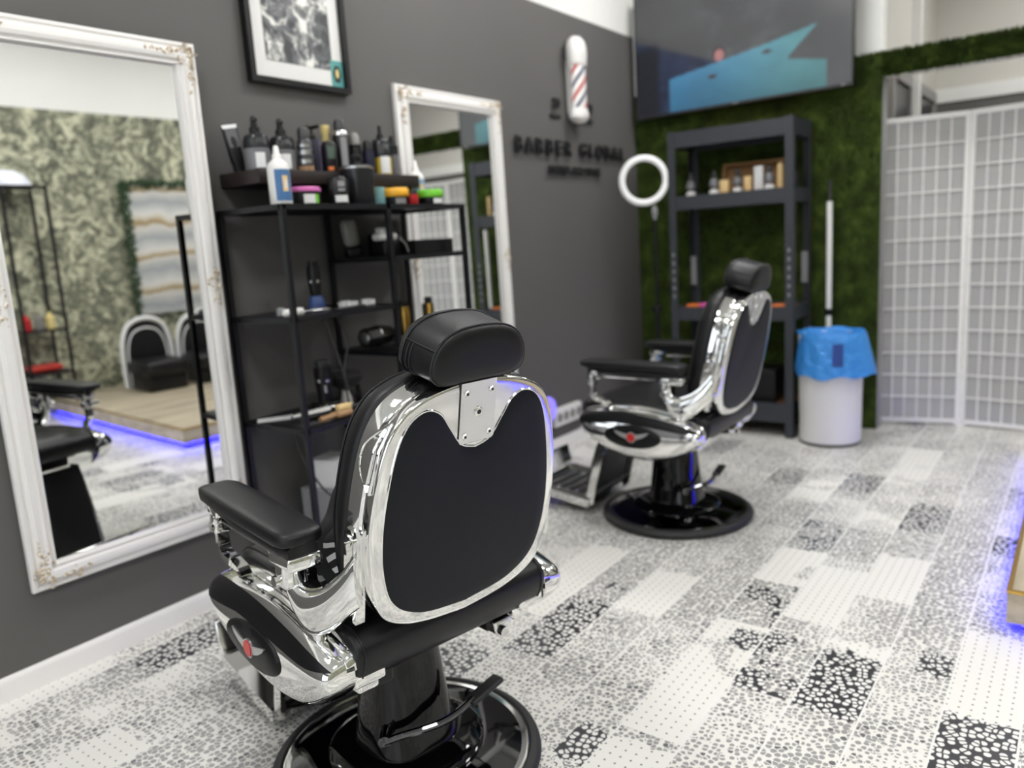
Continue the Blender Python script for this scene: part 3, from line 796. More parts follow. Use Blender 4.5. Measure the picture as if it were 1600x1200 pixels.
# wall-mounted barber pole plaque
t = thing('barber_pole_sign', 'white barber pole sign with red and blue stripes above the wall lettering', 'sign', (0, 4.085, 0))
cy0 = 0.0
g = G(); g.lathe([(.0,1.865),(.05,1.872),(.078,1.895),(.080,1.92),(.068,1.945),(.068,1.95)], 32)
M = Matrix.Translation((.055, 0, 0)) @ Matrix.Diagonal((.6, 1, 1, 1))
g.xf(M); obj('bottom_cap', g, 'white_gloss', t)
g = G(); g.lathe([(.066,1.945),(.066,2.185)], 48).xf(M); tb = obj('pole_tube', g, 'white_gloss', t)
g = G(); g.lathe([(.068,2.18),(.074,2.185),(.078,2.20),(.076,2.215),(.082,2.23),(.080,2.28),(.066,2.315),(.04,2.335),(.0,2.34)], 32).xf(M); obj('top_cap', g, 'white_gloss', t)
for k, mt in enumerate(['stripe_red','stripe_blue']*3):
    g = G(); a = []; b = []
    zb = 1.93+.072*k-.10
    for q in range(17):
        th = -pi/2+pi*q/16; z = zb+.20*q/16
        a.append((.055+.0672*.6*cos(th), .0672*sin(th), z)); b.append((.055+.0672*.6*cos(th), .0672*sin(th), z+.026))
    a2 = [(x, y, min(2.185, max(1.945, z))) for x, y, z in a]; b2 = [(x, y, min(2.185, max(1.945, z))) for x, y, z in b]
    g.rings([a2, b2], False, False, False); obj('stripe', g, mt, tb, 60)
obj('wall_bracket', G().box(.0,.03,-.03,.03,1.93,2.22), 'white_paint', t, 0)
# socket strip and lit night light
t = thing('power_strip', 'white power socket strip low on the grey wall behind the far chair', 'power strip', (0, 3.85, 0))
obj('strip_body', G().rbox((.018, 0, .20), (.036, .29, .105), .008), 'white_plastic', t)
for k in range(4):
    c = G(); yk = -.105+.07*k
    c.lathe([(.0,0),(.027,0),(.027,.002),(.022,.002),(.021,-.0005),(.0,-.0005)], 24); c.xf(Matrix.Translation((.0365, yk, .20)) @ Matrix.Rotation(pi/2, 4, 'Y'))
    obj('socket_face', c, 'grey_plastic', t)
t = thing('night_light', 'round violet lit plug light on the grey wall beside the power strip', 'light', (0, 3.635, .27))
obj('plug', G().box(0,.02,-.03,.03,-.03,.03), 'white_plastic', t, 0)
MATS['glow'] = mat('glow', (.3,.25,.9), .4, emit=(.22,.17,.9), es=.45)
g = G(); g.lathe([(0,.02),(.07,.02),(.075,.03),(.07,.042),(.0,.046)], 32); g.xf(Matrix.Rotation(pi/2, 4, 'Y')); obj('glowing_disc', g, 'glow', t)

# ------------------------------------------------------------------ floating shelf and black shelf unit
t = thing('wall_shelf', 'dark brown floating wall shelf holding bottles above the black shelf unit', 'shelf', (0, 2.15, 1.515))
obj('board', G().rbox((.112, -.047, -.024), (.220, .79, .048), .003, 2), 'dark_wood', t)
U0, U1, UM, UD, UT = 1.672, 2.585, 2.15, .365, 1.388
p_ = .009
t = thing('shelf_unit', 'black metal display shelf unit standing against the grey wall between two mirrors', 'shelf unit', (0, U0, 0))
def part(name, g, mt, par=t, sm=0):
    o = obj(name, g, mt, par, sm); o.location = (0, -U0, 0); return o
for y in (U0, U1):
    for x in (.03, UD): part('post', G().box(x-p_, x+p_, y-p_, y+p_, 0, UT), 'black_metal')
for x in (.03, UD): part('post', G().box(x-p_, x+p_, UM-p_, UM+p_, 0, UT), 'black_metal')
def rails(y0, y1, z, nm='shelf_board', th=.018):
    o = part(nm, G().box(.03, UD, y0, y1, z-.006, z), 'black_metal')
    g = G(); g.box(.03-p_, .03+p_, y0, y1, z-th, z).box(UD-p_, UD+p_, y0, y1, z-th, z).box(.03, UD, y0-p_, y0+p_, z-th, z).box(.03, UD, y1-p_, y1+p_, z-th, z)
    r = obj('shelf_rail', g, 'black_metal', o, 0)
rails(U0, U1, UT, 'top_board'); rails(U0, UM, 1.02); rails(U0, UM, .64); rails(UM, U1, 1.197); rails(UM, U1, .835); rails(U0, U1, .08)

# ---- bottles and jars
def P_(x, y, z): return (x, y, z)
BT = 1.5152
def bottle(name, label, cat, loc, parts, group=None, rot=None):
    t = thing(name, label, cat, loc, 0, group)
    if rot: t.rotation_euler = rot
    for i, (pn, kind, arg, mt) in enumerate(parts):
        g = G()
        if kind == 'l': g.lathe(arg, 28)
        elif kind == 'sq': g.lathe(arg, 28, sq=5)
        elif kind == 't': g.tube(arg[0], arg[1], 8)
        elif kind == 'b': g.rbox(*arg)
        elif kind == 'lab':   # curved label patch: radius, z0, z1, angle span, centre angle
            r, za, zb, sp, ca = arg
            g.rings([[(r*cos(ca+sp*(k/12-.5)), r*sin(ca+sp*(k/12-.5)), z) for k in range(13)] for z in (za, zb)], False, False, False)
        obj(pn, g, mt, t, 40)
    return t
CA = radians(-38)      # labels face the room
# shelf items (x, y from the wall plane)
t = thing('product_tube', 'black cosmetic tube with pale label at the left end of the floating shelf', 'tube', (.09, 1.765, BT))
g = G(); rs = []
for z, a, b in ((0,.026,.026),(.03,.027,.027),(.035,.031,.031),(.10,.036,.022),(.155,.040,.004),(.165,.040,.003)):
    rs.append([(b*sin(2*pi*k/24), a*cos(2*pi*k/24), z) for k in range(24)])
g.rings(rs); tb = obj('tube_body', g, 'black_plastic', t, 50)
obj('tube_label', G().add([(.0235,-.026,.085),(.0235,.026,.085),(.008,.028,.150),(.008,-.028,.150)], [(0,1,2,3)]), 'dark_grey', tb, 0)
obj('tube_band', G().add([(.008,-.034,.150),(.008,.034,.150),(.0045,.038,.163),(.0045,-.038,.163)], [(0,1,2,3)]), 'label_white', tb, 0)
t.matrix_basis = Matrix.Translation((.06, 1.752, BT+.004)) @ Matrix.Rotation(radians(9), 4, 'X') @ Matrix.Rotation(radians(-15), 4, 'Z') @ Matrix.Diagonal((.8, .72, .98, 1))
def spray(y, label, glass, liquid=None, w=.045, h=.105, lab=True):
    t = bottle('spray_bottle', label, 'bottle', (.11, y, BT), [
        ('bottle_body', 'l', [(0,0),(w*.95,0),(w,.006),(w,h*.62),(w*.99,h*.75)], glass),
        ('bottle_shoulder', 'l', [(w*.99,h*.73),(w*.98,h),(w*.86,h*1.16),(w*.45,h*1.24),(w*.36,h*1.3),(0,h*1.3)], 'smoke'),
        ('spray_head', 'l', [(w*.42,h*1.26),(w*.40,h*1.42),(w*.26,h*1.48),(w*.22,h*1.75),(w*.14,h*1.8),(0,h*1.8)], 'black_plastic'),
        ('nozzle', 't', ([(0,0,h*1.62),(.028,-.012,h*1.64)], .006), 'black_plastic'),
        ('label', 'lab', (w*1.012,.012,h*.60,.75,CA+.25), 'label_white')] if lab else [
        ('bottle_body', 'l', [(0,0),(w*.95,0),(w,.006),(w,h*.62)], glass),
        ('bottle_shoulder', 'l', [(w,h*.60),(w*.98,h),(w*.86,h*1.16),(w*.45,h*1.24),(0,h*1.24)], 'smoke'),
        ('spray_head', 'l', [(w*.42,h*1.22),(w*.40,h*1.42),(w*.22,h*1.5),(w*.2,h*1.75),(0,h*1.78)], 'black_plastic')])
    return t
spray(1.795, 'black topped clear spray bottle beside the black tube on the floating shelf', 'clear_grey')
spray(1.905, 'black topped clear spray bottle behind the striped can on the floating shelf', 'clear_grey')
bottle('pump_bottle', 'slim black bottle with pale label between two clear spray bottles', 'bottle', (.048, 1.850, BT), [
    ('bottle_body', 'l', [(0,0),(.022,0),(.024,.004),(.024,.085),(.012,.098),(0,.1)], 'black_plastic'), ('pump', 'l', [(.013,.095),(.013,.115),(.008,.118),(.007,.145),(0,.147)], 'black_plastic'), ('label', 'lab', (.0245,.058,.08,1.5,CA), 'label_grey')])
bottle('spray_can', 'black and silver striped can with brown base standing on the floating shelf', 'can', (.152, 1.972, BT), [
    ('can_body', 'l', [(0,0),(.027,0),(.028,.004),(.028,.105),(.02,.118),(0,.118)], 'dark_plastic'), ('can_cap', 'l', [(.021,.116),(.021,.15),(.016,.158),(0,.158)], 'dark_plastic'),
    ('silver_band', 'lab', (.0285,.03,.045,5,CA), 'silver'), ('silver_band', 'lab', (.0285,.062,.078,5,CA), 'silver'), ('silver_band', 'lab', (.0285,.088,.098,5,CA), 'silver'), ('brown_band', 'lab', (.0285,.006,.022,5,CA), 'tan_wood')])
t = bottle('product_box', 'dark navy box with lilac side standing on the floating shelf', 'box', (.11, 2.043, BT), [('carton', 'b', ((0,0,.062),(.05,.055,.124),.002), 'navy'), ('lilac_side', 'b', ((.0,.0285,.062),(.044,.002,.12),.001), 'purple_label')])
t.rotation_euler = (0,0,radians(-42))
t = bottle('pump_bottle', 'black pump bottle standing behind the navy box on the floating shelf', 'bottle', (.055, 2.095, BT), [('bottle_body', 'l', [(0,0),(.028,0),(.03,.004),(.03,.12),(.014,.135),(0,.135)], 'smoke'),
    ('pump', 'l', [(.014,.13),(.014,.15),(.005,.152),(.005,.178),(0,.178)], 'black_plastic'), ('pump_head', 't', ([(-.012,-.02,.182),(.0,.0,.18),(.03,.01,.182)], .007), 'black_plastic')])
bottle('product_jar', 'black bottle with green label in the middle of the floating shelf', 'bottle', (.135, 2.102, BT), [('bottle_body', 'l', [(0,0),(.027,0),(.029,.004),(.029,.105),(.02,.12),(0,.122)], 'black_plastic'),
    ('label', 'lab', (.0295,.055,.1,1.0,CA+.2), 'green_label'), ('orange_mark', 'lab', (.0295,.012,.026,.7,CA), 'orange')])
bottle('capped_bottle', 'dark bottle with a tall cream cap behind the green labelled one', 'bottle', (.07, 2.150, BT), [('bottle_body', 'l', [(0,0),(.024,0),(.026,.004),(.026,.10),(.017,.115),(0,.115)], 'smoke'), ('cap', 'l', [(.015,.113),(.013,.155),(.017,.162),(.017,.19),(.0,.192)], 'cream_cap')])
bottle('spray_can', 'tall black can with silver collar in the middle of the floating shelf', 'can', (.12, 2.178, BT), [('can_body', 'l', [(0,0),(.031,0),(.032,.004),(.032,.150),(.026,.162),(0,.162)], 'black_plastic'), ('collar', 'l', [(.0325,.146),(.033,.152),(.026,.164),(.022,.164)], 'silver'),
    ('can_cap', 'l', [(.023,.162),(.023,.19),(.017,.205),(0,.205)], 'dark_plastic'), ('label', 'lab', (.0325,.03,.14,.8,CA+.3), 'label_grey')])
bottle('spray_can', 'dark can with grey cap right of the tall silver collared can', 'can', (.10, 2.268, BT), [('can_body', 'l', [(0,0),(.025,0),(.026,.003),(.026,.12),(0,.125)], 'smoke'), ('can_cap', 'l', [(.021,.122),(.02,.155),(.010,.168),(0,.168)], 'grey_plastic')])
bottle('spray_can', 'short dark can near the yellow spray bottle on the floating shelf', 'can', (.11, 2.330, BT), [('can_body', 'l', [(0,0),(.024,0),(.025,.003),(.025,.10),(0,.105)], 'navy'), ('can_cap', 'l', [(.022,.102),(.02,.13),(.015,.14),(0,.14)], 'black_plastic')])
w, h = .038, .115
bottle('spray_bottle', 'dark topped spray bottle of yellow liquid with white label', 'bottle', (.115, 2.398, BT), [('bottle_body', 'l', [(0,0),(w*.95,0),(w,.005),(w,h*.66)], 'liquid_yellow'), ('bottle_shoulder', 'l', [(w,h*.64),(w,h*1.15),(w*.8,h*1.28),(0,h*1.3)], 'smoke'),
    ('spray_head', 'l', [(w*.4,h*1.27),(w*.36,h*1.45),(w*.2,h*1.5),(w*.2,h*1.75),(0,h*1.77)], 'black_plastic'), ('label', 'lab', (w*1.015,.012,h*.68,1.1,CA+.3), 'label_white')])
bottle('spray_bottle', 'slim grey dark topped bottle at the right end of the floating shelf', 'bottle', (.115, 2.462, BT), [('bottle_body', 'l', [(0,0),(.023,0),(.025,.004),(.025,.09)], 'clear_grey'), ('bottle_shoulder', 'l', [(.025,.088),(.025,.125),(.012,.14),(0,.14)], 'smoke'), ('spray_head', 'l', [(.011,.138),(.009,.165),(0,.167)], 'black_plastic')])
# items on the unit's top board
TT = UT+.0002
def white_bottle(y, x, label, lab):
    bottle('lotion_bottle', label, 'bottle', (x, y, TT), [('bottle_body', 'l', [(0,0),(.034,0),(.036,.004),(.036,.118),(.032,.132),(.020,.143),(.015,.147),(0,.147)], 'white_plastic'), ('nozzle_cap', 'l', [(.0155,.145),(.015,.160),(.010,.168),(.0085,.186),(.005,.190),(0,.190)], 'white_plastic'),
        ('label', 'lab', (.0364,.012,.112,1.7,CA+.45), lab), ('label_figure', 'lab', (.0367,.042,.092,.55,CA+.55), 'cream'), ('label_figure', 'lab', (.0369,.052,.078,.22,CA+.6), 'label_white')])
white_bottle(1.722, .305, 'white lotion bottle with blue label at the front left corner of the shelf unit', 'label_blue')
white_bottle(2.515, .185, 'white lotion bottle behind the lime lidded jar on the shelf unit', 'label_pale_blue')
bottle('styling_jar', 'wide black jar with pink rim on top of the shelf unit', 'jar', (.26, 1.852, TT), [('jar_body', 'l', [(0,0),(.058,0),(.060,.004),(.060,.045),(0,.045)], 'black_plastic'), ('lid', 'l', [(.060,.045),(.062,.047),(.062,.056),(.056,.062),(0,.063)], 'pink_lid'), ('label', 'lab', (.0605,.006,.036,.7,CA+.35), 'label_white'), ('green_mark', 'lab', (.0607,.006,.036,.25,CA+.85), 'lime_lid')])
bottle('spray_can', 'short black can with white label beside the wide pink rimmed jar', 'can', (.28, 1.995, TT), [('can_body', 'l', [(0,0),(.036,0),(.038,.004),(.038,.085),(.028,.1),(0,.1)], 'black_plastic'), ('label', 'lab', (.0385,.010,.034,1.3,CA+.3), 'label_white'), ('label_mark', 'lab', (.0385,.048,.058,.7,CA+.3), 'label_grey'), ('label_mark', 'lab', (.0385,.064,.084,.7,CA+.3), 'label_grey')])
bottle('disinfectant_jar', 'large smoked cylinder jar with silver rim on the shelf unit', 'jar', (.25, 2.125, TT), [('jar_body', 'l', [(0,0),(.056,0),(.058,.004),(.062,.135),(0,.135)], 'smoke'), ('rim', 'l', [(.062,.132),(.064,.134),(.064,.140),(.055,.146),(0,.146)], 'silver'), ('lid_knob', 'l', [(.016,.145),(.014,.16),(.02,.168),(.02,.18),(.01,.188),(.008,.21),(0,.212)], 'black_plastic')])
bottle('styling_jar', 'small teal jar on the shelf unit between smoked jar and yellow lid', 'jar', (.24, 2.222, TT), [('jar_body', 'l', [(0,0),(.034,0),(.036,.004),(.036,.07),(0,.072)], 'teal')])
bottle('styling_jar', 'black jar with yellow lid on top of the shelf unit', 'jar', (.27, 2.295, TT), [('jar_body', 'l', [(0,0),(.044,0),(.046,.004),(.046,.034),(0,.034)], 'black_plastic'), ('lid', 'l', [(.052,.033),(.054,.036),(.054,.060),(.05,.066),(0,.067)], 'yellow_lid'), ('label', 'lab', (.0465,.006,.028,1.0,CA+.4), 'label_grey')])
bottle('styling_jar', 'small red jar between the yellow and lime lids', 'jar', (.29, 2.368, TT), [('jar_body', 'l', [(0,0),(.024,0),(.026,.003),(.026,.042),(0,.042)], 'red_jar'), ('lid', 'l', [(.025,.042),(.025,.055),(0,.057)], 'dark_plastic')])
bottle('styling_jar', 'black jar with lime green lid at the right end of the shelf unit', 'jar', (.29, 2.478, TT), [('jar_body', 'l', [(0,0),(.046,0),(.048,.004),(.048,.032),(0,.032)], 'black_plastic'), ('lid', 'l', [(.051,.031),(.053,.034),(.053,.056),(.05,.061),(0,.062)], 'lime_lid'), ('label', 'lab', (.0485,.006,.026,1.0,CA+.6), 'label_white')])
# ---- tools inside the unit
def small(name, label, cat, g, mt, loc=None, rot=None, sm=40, group=None):
    o = obj(name, g, mt, None, sm)
    if loc: o.location = loc
    if rot: o.rotation_euler = rot
    return tag(o, label, cat, group)
Z1, Z2, Z3, Z4 = 1.0203, .6403, 1.1973, .8353
t = bottle('hair_trimmer', 'black hair trimmer upright on a blue charging base on the middle shelf', 'hair trimmer', (.22, 1.895, Z1), [('charging_base', 'l', [(0,0),(.030,0),(.032,.006),(.028,.03),(.024,.048),(.018,.054),(0,.054)], 'blue_base'), ('trimmer_body', 'sq', [(.016,.05),(.018,.08),(.021,.13),(.019,.16),(.0,.16)], 'black_plastic'), ('blade_head', 'b', ((0,0,.168),(.022,.034,.02),.004), 'black_plastic'), ('band', 'l', [(.0205,.10),(.0212,.105),(.0205,.11)], 'silver')])
small('shaver_head', 'white tool lying at the left of the middle shelf', 'tool', G().rbox((0,0,.013), (.03,.085,.026), .010), 'white_plastic', (.315, 1.712, Z1), (0,0,.1))
small('small_cap', 'small pale cap behind the white tool on the middle shelf', 'cap', G().lathe([(0,0),(.016,0),(.016,.018),(.012,.026),(0,.027)], 20), 'label_grey', (.22, 1.735, Z1))
sc0 = bottle('scissors', 'steel scissors lying in front of the blue charging base', 'scissors', (.28, 1.83, Z1), [('blade', 't', ([(0,-.07,.006),(.01,.03,.007)], [.0035,.006]), 'silver'), ('blade', 't', ([(.02,-.065,.010),(-.005,.03,.010)], [.0035,.006]), 'silver'), ('finger_ring', 't', ([(.012+.013*cos(2*pi*k/14), .045+.016*sin(2*pi*k/14), .008) for k in range(15)], .004), 'silver'), ('finger_ring', 't', ([(-.014+.013*cos(2*pi*k/14), .045+.016*sin(2*pi*k/14), .010) for k in range(15)], .004), 'silver')])
rr = random.Random(5)
for k in range(7):
    g = G(); g.rbox((0,0,.008), (.022,.034,.016), .003); g.box(-.011,.011,-.017,.017,.014,.020)
    o = obj('clipper_guard', g, 'label_white', None, 40); o.location = (.23+rr.uniform(-.05,.05), 2.0+.022*k, Z1); o.rotation_euler = (0,0,rr.uniform(-.5,.5))
    tag(o, 'small white plastic clipper guard in the row on the middle shelf', 'clipper guard', 'white clipper guards on the middle shelf')
small('comb', 'dark flat comb lying beside the clipper guards', 'comb', G().rbox((0,0,.004), (.03,.15,.008), .003), 'dark_plastic', (.31, 1.97, Z1), (0,0,.1))
# narrow right shelf
t = bottle('hair_clipper', 'grey rounded hair clipper standing at the back of the upper right shelf', 'hair clipper', (.10, 2.215, Z3), [('clipper_body', 'b', ((0,0,.095),(.05,.062,.11),.022), 'grey_plastic'), ('stand', 'b', ((0,0,.02),(.06,.07,.04),.01), 'black_plastic')])
t.rotation_euler = (radians(8),0,radians(-20))
t.location = (.10, 2.215, Z3+.004)
bottle('hair_clipper', 'white hair clipper resting on black holder on the upper right shelf', 'hair clipper', (.22, 2.275, Z3), [('holder', 'b', ((0,0,.03),(.07,.09,.06),.006), 'black_plastic'), ('clipper_body', 'b', ((.0,-.005,.075),(.05,.105,.03),.012), 'white_plastic'), ('clipper_head', 'b', ((.0,-.01,.097),(.042,.06,.028),.010), 'white_plastic'), ('cord_end', 't', ([(.03,.045,.07),(.05,.06,.04),(.055,.065,.01)], .004), 'grey_plastic')])
t = thing('tool_tray', 'black rectangular tray with dividers along the upper right shelf', 'tray', (.20, 2.46, Z3))
g = G(); g.box(-.11,.11,-.115,.115,0,.004); g.box(-.11,-.105,-.115,.115,.004,.055).box(.105,.11,-.115,.115,.004,.055).box(-.105,.105,-.115,-.11,.004,.055).box(-.105,.105,.11,.115,.004,.055)
obj('tray_body', g, 'black_plastic', t, 0)
for y in (-.04, .035): obj('divider', G().box(-.105,.105,y-.002,y+.002,.004,.05), 'black_plastic', t, 0)
small('cable_box', 'small black box standing at the back of the tool tray', 'box', G().rbox((0,0,.045), (.05,.09,.09), .005), 'black_plastic', (.06, 2.40, Z3))
# lower right shelf
def gold_clipper(y, x, label, rz):
    t = bottle('hair_clipper', label, 'hair clipper', (x, y, Z4), [('charging_base', 'l', [(0,0),(.034,0),(.035,.005),(.028,.035),(0,.038)], 'black_plastic'), ('clipper_body', 'sq', [(.015,.03),(.017,.06),(.020,.12),(.018,.155),(0,.155)], 'gold'), ('grip', 'b', ((-.012,-.008,.10),(.02,.03,.11),.008), 'black_plastic'), ('blade_head', 'b', ((0,0,.168),(.022,.036,.026),.004), 'black_plastic'), ('light', 'b', ((.024,-.014,.03),(.016,.02,.012),.004), 'label_pale_blue')])
    t.rotation_euler = (0,0,rz); return t
gold_clipper(2.33, .23, 'gold hair clipper in black charging base left on the lower right shelf', 0)
gold_clipper(2.48, .23, 'gold hair clipper at the right end of the lower right shelf', .3)
t = bottle('hair_dryer', 'black hair dryer with silver ring lying on the lower right shelf', 'hair dryer', (.16, 2.252, Z4), [('dryer_barrel', 't', ([(0,-.085,.045),(0,.0,.045),(0,.06,.045)], [.040,.043,.034]), 'black_plastic'), ('rear_grille', 't', ([(0,-.086,.045),(0,-.090,.045)], [.03,.02]), 'silver'), ('ring', 't', ([(.036*cos(2*pi*k/24), -.02, .046+.041*sin(2*pi*k/24)) for k in range(25)], .004), 'silver')])
t = bottle('flat_iron', 'dark hair straightener with pale tips lying at the front of the lower right shelf', 'hair straightener', (.31, 2.33, Z4+.003), [('arm', 't', ([(0,-.15,.014),(.0,.10,.012)], [.010,.014]), 'dark_plastic'), ('arm', 't', ([(0,-.15,.036),(0,.10,.03)], [.009,.012]), 'dark_plastic'), ('tip', 't', ([(0,.10,.018),(0,.125,.018)], [.018,.012]), 'label_white')])
# lower left shelf
t = bottle('hair_clipper', 'black hair clipper upright on the lower left shelf', 'hair clipper', (.20, 1.905, Z2), [('charging_base', 'b', ((0,0,.02),(.09,.08,.04),.01), 'black_plastic'), ('clipper_body', 'sq', [(.022,.035),(.024,.08),(.028,.14),(.026,.17),(0,.17)], 'black_plastic'), ('blade_head', 'b', ((0,0,.18),(.03,.045,.03),.005), 'dark_plastic'), ('band', 'l', [(.0285,.115),(.029,.12),(.0285,.125)], 'silver'), ('switch', 'b', ((.027,-.016,.09),(.006,.012,.03),.002), 'silver')])
t = bottle('hair_clipper', 'silver hair clipper lying at the front of the lower left shelf', 'hair clipper', (.25, 1.80, Z2), [('clipper_body', 't', ([(0,-.08,.020),(0,-.02,.022),(0,.06,.024)], [.013,.017,.020]), 'chrome_soft'), ('blade_head', 'b', ((0,.075,.026),(.042,.03,.026),.006), 'silver'), ('hanging_loop', 't', ([(0,.095,.026),(0,.14,.02),(.01,.21,.02)], .007), 'dark_plastic')])
t.rotation_euler = (0,0,-.25)
t = bottle('neck_brush', 'wooden brush with white bristles on the edge of the lower left shelf', 'brush', (.335, 1.845, Z2), [('handle', 't', ([(0,-.085,.011),(0,-.045,.013),(0,-.02,.015)], [.010,.010,.012]), 'tan_wood'), ('brush_head', 'b', ((0,.022,.013),(.034,.075,.024),.009), 'tan_wood'), ('bristles', 'b', ((0,.026,.036),(.026,.062,.022),.005), 'cream')])
t = bottle('duster_brush', 'black round topped duster brush with white handle on the lower left shelf', 'brush', (.17, 2.035, Z2), [('handle', 'l', [(0,0),(.024,0),(.022,.02),(.016,.05),(.020,.065),(0,.065)], 'white_plastic'), ('bristles', 'l', [(.02,.06),(.045,.075),(.066,.095),(.070,.115),(.055,.13),(.0,.14)], 'black_cloth')])
small('red_comb', 'small red comb at the right end of the lower left shelf', 'comb', G().rbox((0,0,.008), (.03,.07,.016), .004), 'red', (.27, 2.10, Z2), (0,0,.2))
t = small('paper_pad', 'thin white strip of paper lying on the left of the lower shelf', 'paper', G().box(-.025,.025,-.09,.09,0,.004), 'label_white', (.13, 1.76, Z2), (0,0,-.6), 0)
small('dryer_holder', 'black tapered hair tool lying at the back of the lower left shelf', 'tool', G().lathe([(0,0),(.045,0),(.05,.01),(.04,.06),(.022,.075),(0,.078)], 24), 'black_plastic', (.12, 2.10, Z2))
# cables hanging through the unit
for k, (pts, r, label) in enumerate([
    ([(.33,1.83,1.00),(.345,1.85,.9),(.335,1.90,.75),(.30,1.96,.68),(.29,1.97,.66)], .0035, 'thin dark cable hanging from the middle shelf to the upright clipper'),
    ([(.28,1.93,1.003),(.30,1.95,.9),(.27,1.95,.8),(.24,1.98,.66)], .0035, 'thin dark cable hanging beside the scissors down to the lower shelf'),
    ([(.26,1.70,.62),(.28,1.72,.5),(.30,1.80,.36),(.31,1.90,.36),(.33,1.98,.45)], .004, 'black cable looping under the lower left shelf'),
    ([(.27,1.93,.50),(.28,1.96,.42),(.29,2.00,.34),(.31,2.03,.26)], .006, 'white cable curling down beneath the lower shelf'),
    ([(.27,2.10,.42),(.28,2.06,.39),(.30,2.055,.33),(.29,2.09,.29),(.27,2.12,.1)], .006, 'white cable looping beside the white boxes beneath the shelf')]):
    g = G(); g.tube(smoothline(pts, 6), r, 8)
    small('cable', label, 'cable', g, 'dark_plastic' if k < 3 else 'white_plastic')
ZB = .0803
for (x, y, z, sx_, sy_, sz_, rz, mt, label) in (
    (.14,1.945,ZB,.17,.17,.26,.05,'label_grey','grey box on the bottom shelf of the black unit'),
    (.145,1.955,ZB+.2603,.13,.14,.11,.2,'label_white','white box stacked upon the grey box in the black unit'),
    (.14,2.10,ZB,.14,.10,.30,.04,'label_grey','tall pale carton at the back of the black unit beside stacked boxes'),
    (.26,1.79,ZB,.09,.10,.16,-.2,'label_white','small white carton at front left on the bottom shelf')):
    small('carton', label, 'box', G().rbox((0,0,sz_/2), (sx_,sy_,sz_), .004, 2), mt, (x,y,z), (0,0,rz))

# ------------------------------------------------------------------ television
TVW, TVH = 1.332, .752
t = thing('television', 'large wall mounted television showing a blue lagoon scene above the rack', 'television', (.724, 4.775, 1.942))
t.rotation_euler = (radians(0), 0, radians(-3.2))
obj('tv_body', G().rbox((0,.022,TVH/2), (TVW,.04,TVH), .006, 2), 'black_plastic', t)
g = G(); b = .009
for a in ((-TVW/2,TVW/2,0,b+.006),(-TVW/2,TVW/2,TVH-b,TVH),(-TVW/2,-TVW/2+b,b,TVH-b),(TVW/2-b,TVW/2,b,TVH-b)): g.box(a[0],a[1],-.004,.003,a[2],a[3])
obj('tv_bezel', g, 'dark_plastic', t, 0)
obj('brand_mark', G().box(-.02,.02,-.0055,-.004,.004,.011), 'silver', t, 0)
obj('indicator', G().box(TVW/2-.06,TVW/2-.04,-.0055,-.004,.004,.010), 'silver', t, 0)
# the picture: colours per vertex, given off by the screen
from mathutils import noise as mn
NX, NZ = 128, 72
def sst(a, b, x):
    t = min(1, max(0, (x-a)/(b-a))); return t*t*(3-2*t)
def pl(x, P):
    for (x0, y0), (x1, y1) in zip(P, P[1:]):
        if x <= x1: return y0+(y1-y0)*max(0, x-x0)/(x1-x0)
    return P[-1][1]
def pic(u, v):      # u right, v up in 0..1: dark cliffs over a blue lagoon
    n1 = mn.fractal(Vector((u*6, v*5, 1.3)), 1., 2., 5); n2 = mn.fractal(Vector((u*17, v*14, 4.3)), 1., 2., 4)
    c = Vector((.085, .088, .092))*(1+.12*n1)*(.8+.35*u)
    c += Vector((.05, .055, .055))*max(0, n1*.8+n2*.35+.15)*sst(.26, .45, u)*(1-sst(.62, .74, u))
    c += Vector((.08, .075, .06))*sst(.82, .98, u)*sst(.4, .9, v)
    top = pl(u, [(0, .26), (.17, .27), (.43, .336), (.64, .394), (.865, .47), (1, .5)])
    ridge = pl(u, [(0, .62), (.15, .52), (.42, .34), (1, .3)])
    k = (1-sst(-.02, .02, v-ridge))*(1-sst(.36, .46, u)); c = c*(1-k)+Vector((.022, .032, .07))*(1+.5*n2)*k
    k = (1-sst(-.006, .006, v-top))*sst(.165, .18, u)
    if u > .74:
        fin = .27+(u-.74)*1.62
        k *= max(1-sst(-.01, .01, v-(.25-(u-.74)*.34)), sst(-.01, .01, v-fin))
        k *= 1-sst(.895, .905, u)
    f = sst(.2, .9, u)
    w_ = (Vector((.07, .25, .44))*(1-f)+Vector((.13, .34, .37))*f)*(.85+.12*n1)*(.7+.55*min(1, v*2.6))
    c = c*(1-k)+w_*k
    k = (1-sst(.10, .14, u))*(1-sst(.5, .62, v)); c = c*(1-k)+Vector((.012, .014, .022))*k
    d = ((u-.424)/.024)**2+((v-.385)/.048)**2
    k = (1-sst(1.2, 2.6, d))*sst(.35, .40, v); c = c*(1-k)+Vector((.04, .035, .045))*k
    k = 1-sst(.6, 1.2, d); c = c*(1-k)+Vector((.50, .22, .22))*k
    for a, b_ in ((.39, .23), (.645, .335)):
        k = 1-sst(.4, 1.3, ((u-a)/.024)**2+((v-b_)/.016)**2); c = c*(1-k)+Vector((.07, .03, .03))*k
    return c
vs = []; fs = []; cs = []
for j in range(NZ+1):
    for i in range(NX+1):
        vs.append((-TVW/2+b+(TVW-2*b)*i/NX, -.0015, b+.006+(TVH-2*b-.006)*j/NZ)); cs.append(pic(i/NX, j/NZ))
for j in range(NZ):
    for i in range(NX): q = j*(NX+1)+i; fs.append((q, q+1, q+NX+2, q+NX+1))
g = G(); g.add(vs, fs)
m = mat('tv_picture', (.01,.01,.01), .25)
at_ = m.node_tree.nodes.new('ShaderNodeVertexColor'); at_.layer_name = 'pic'
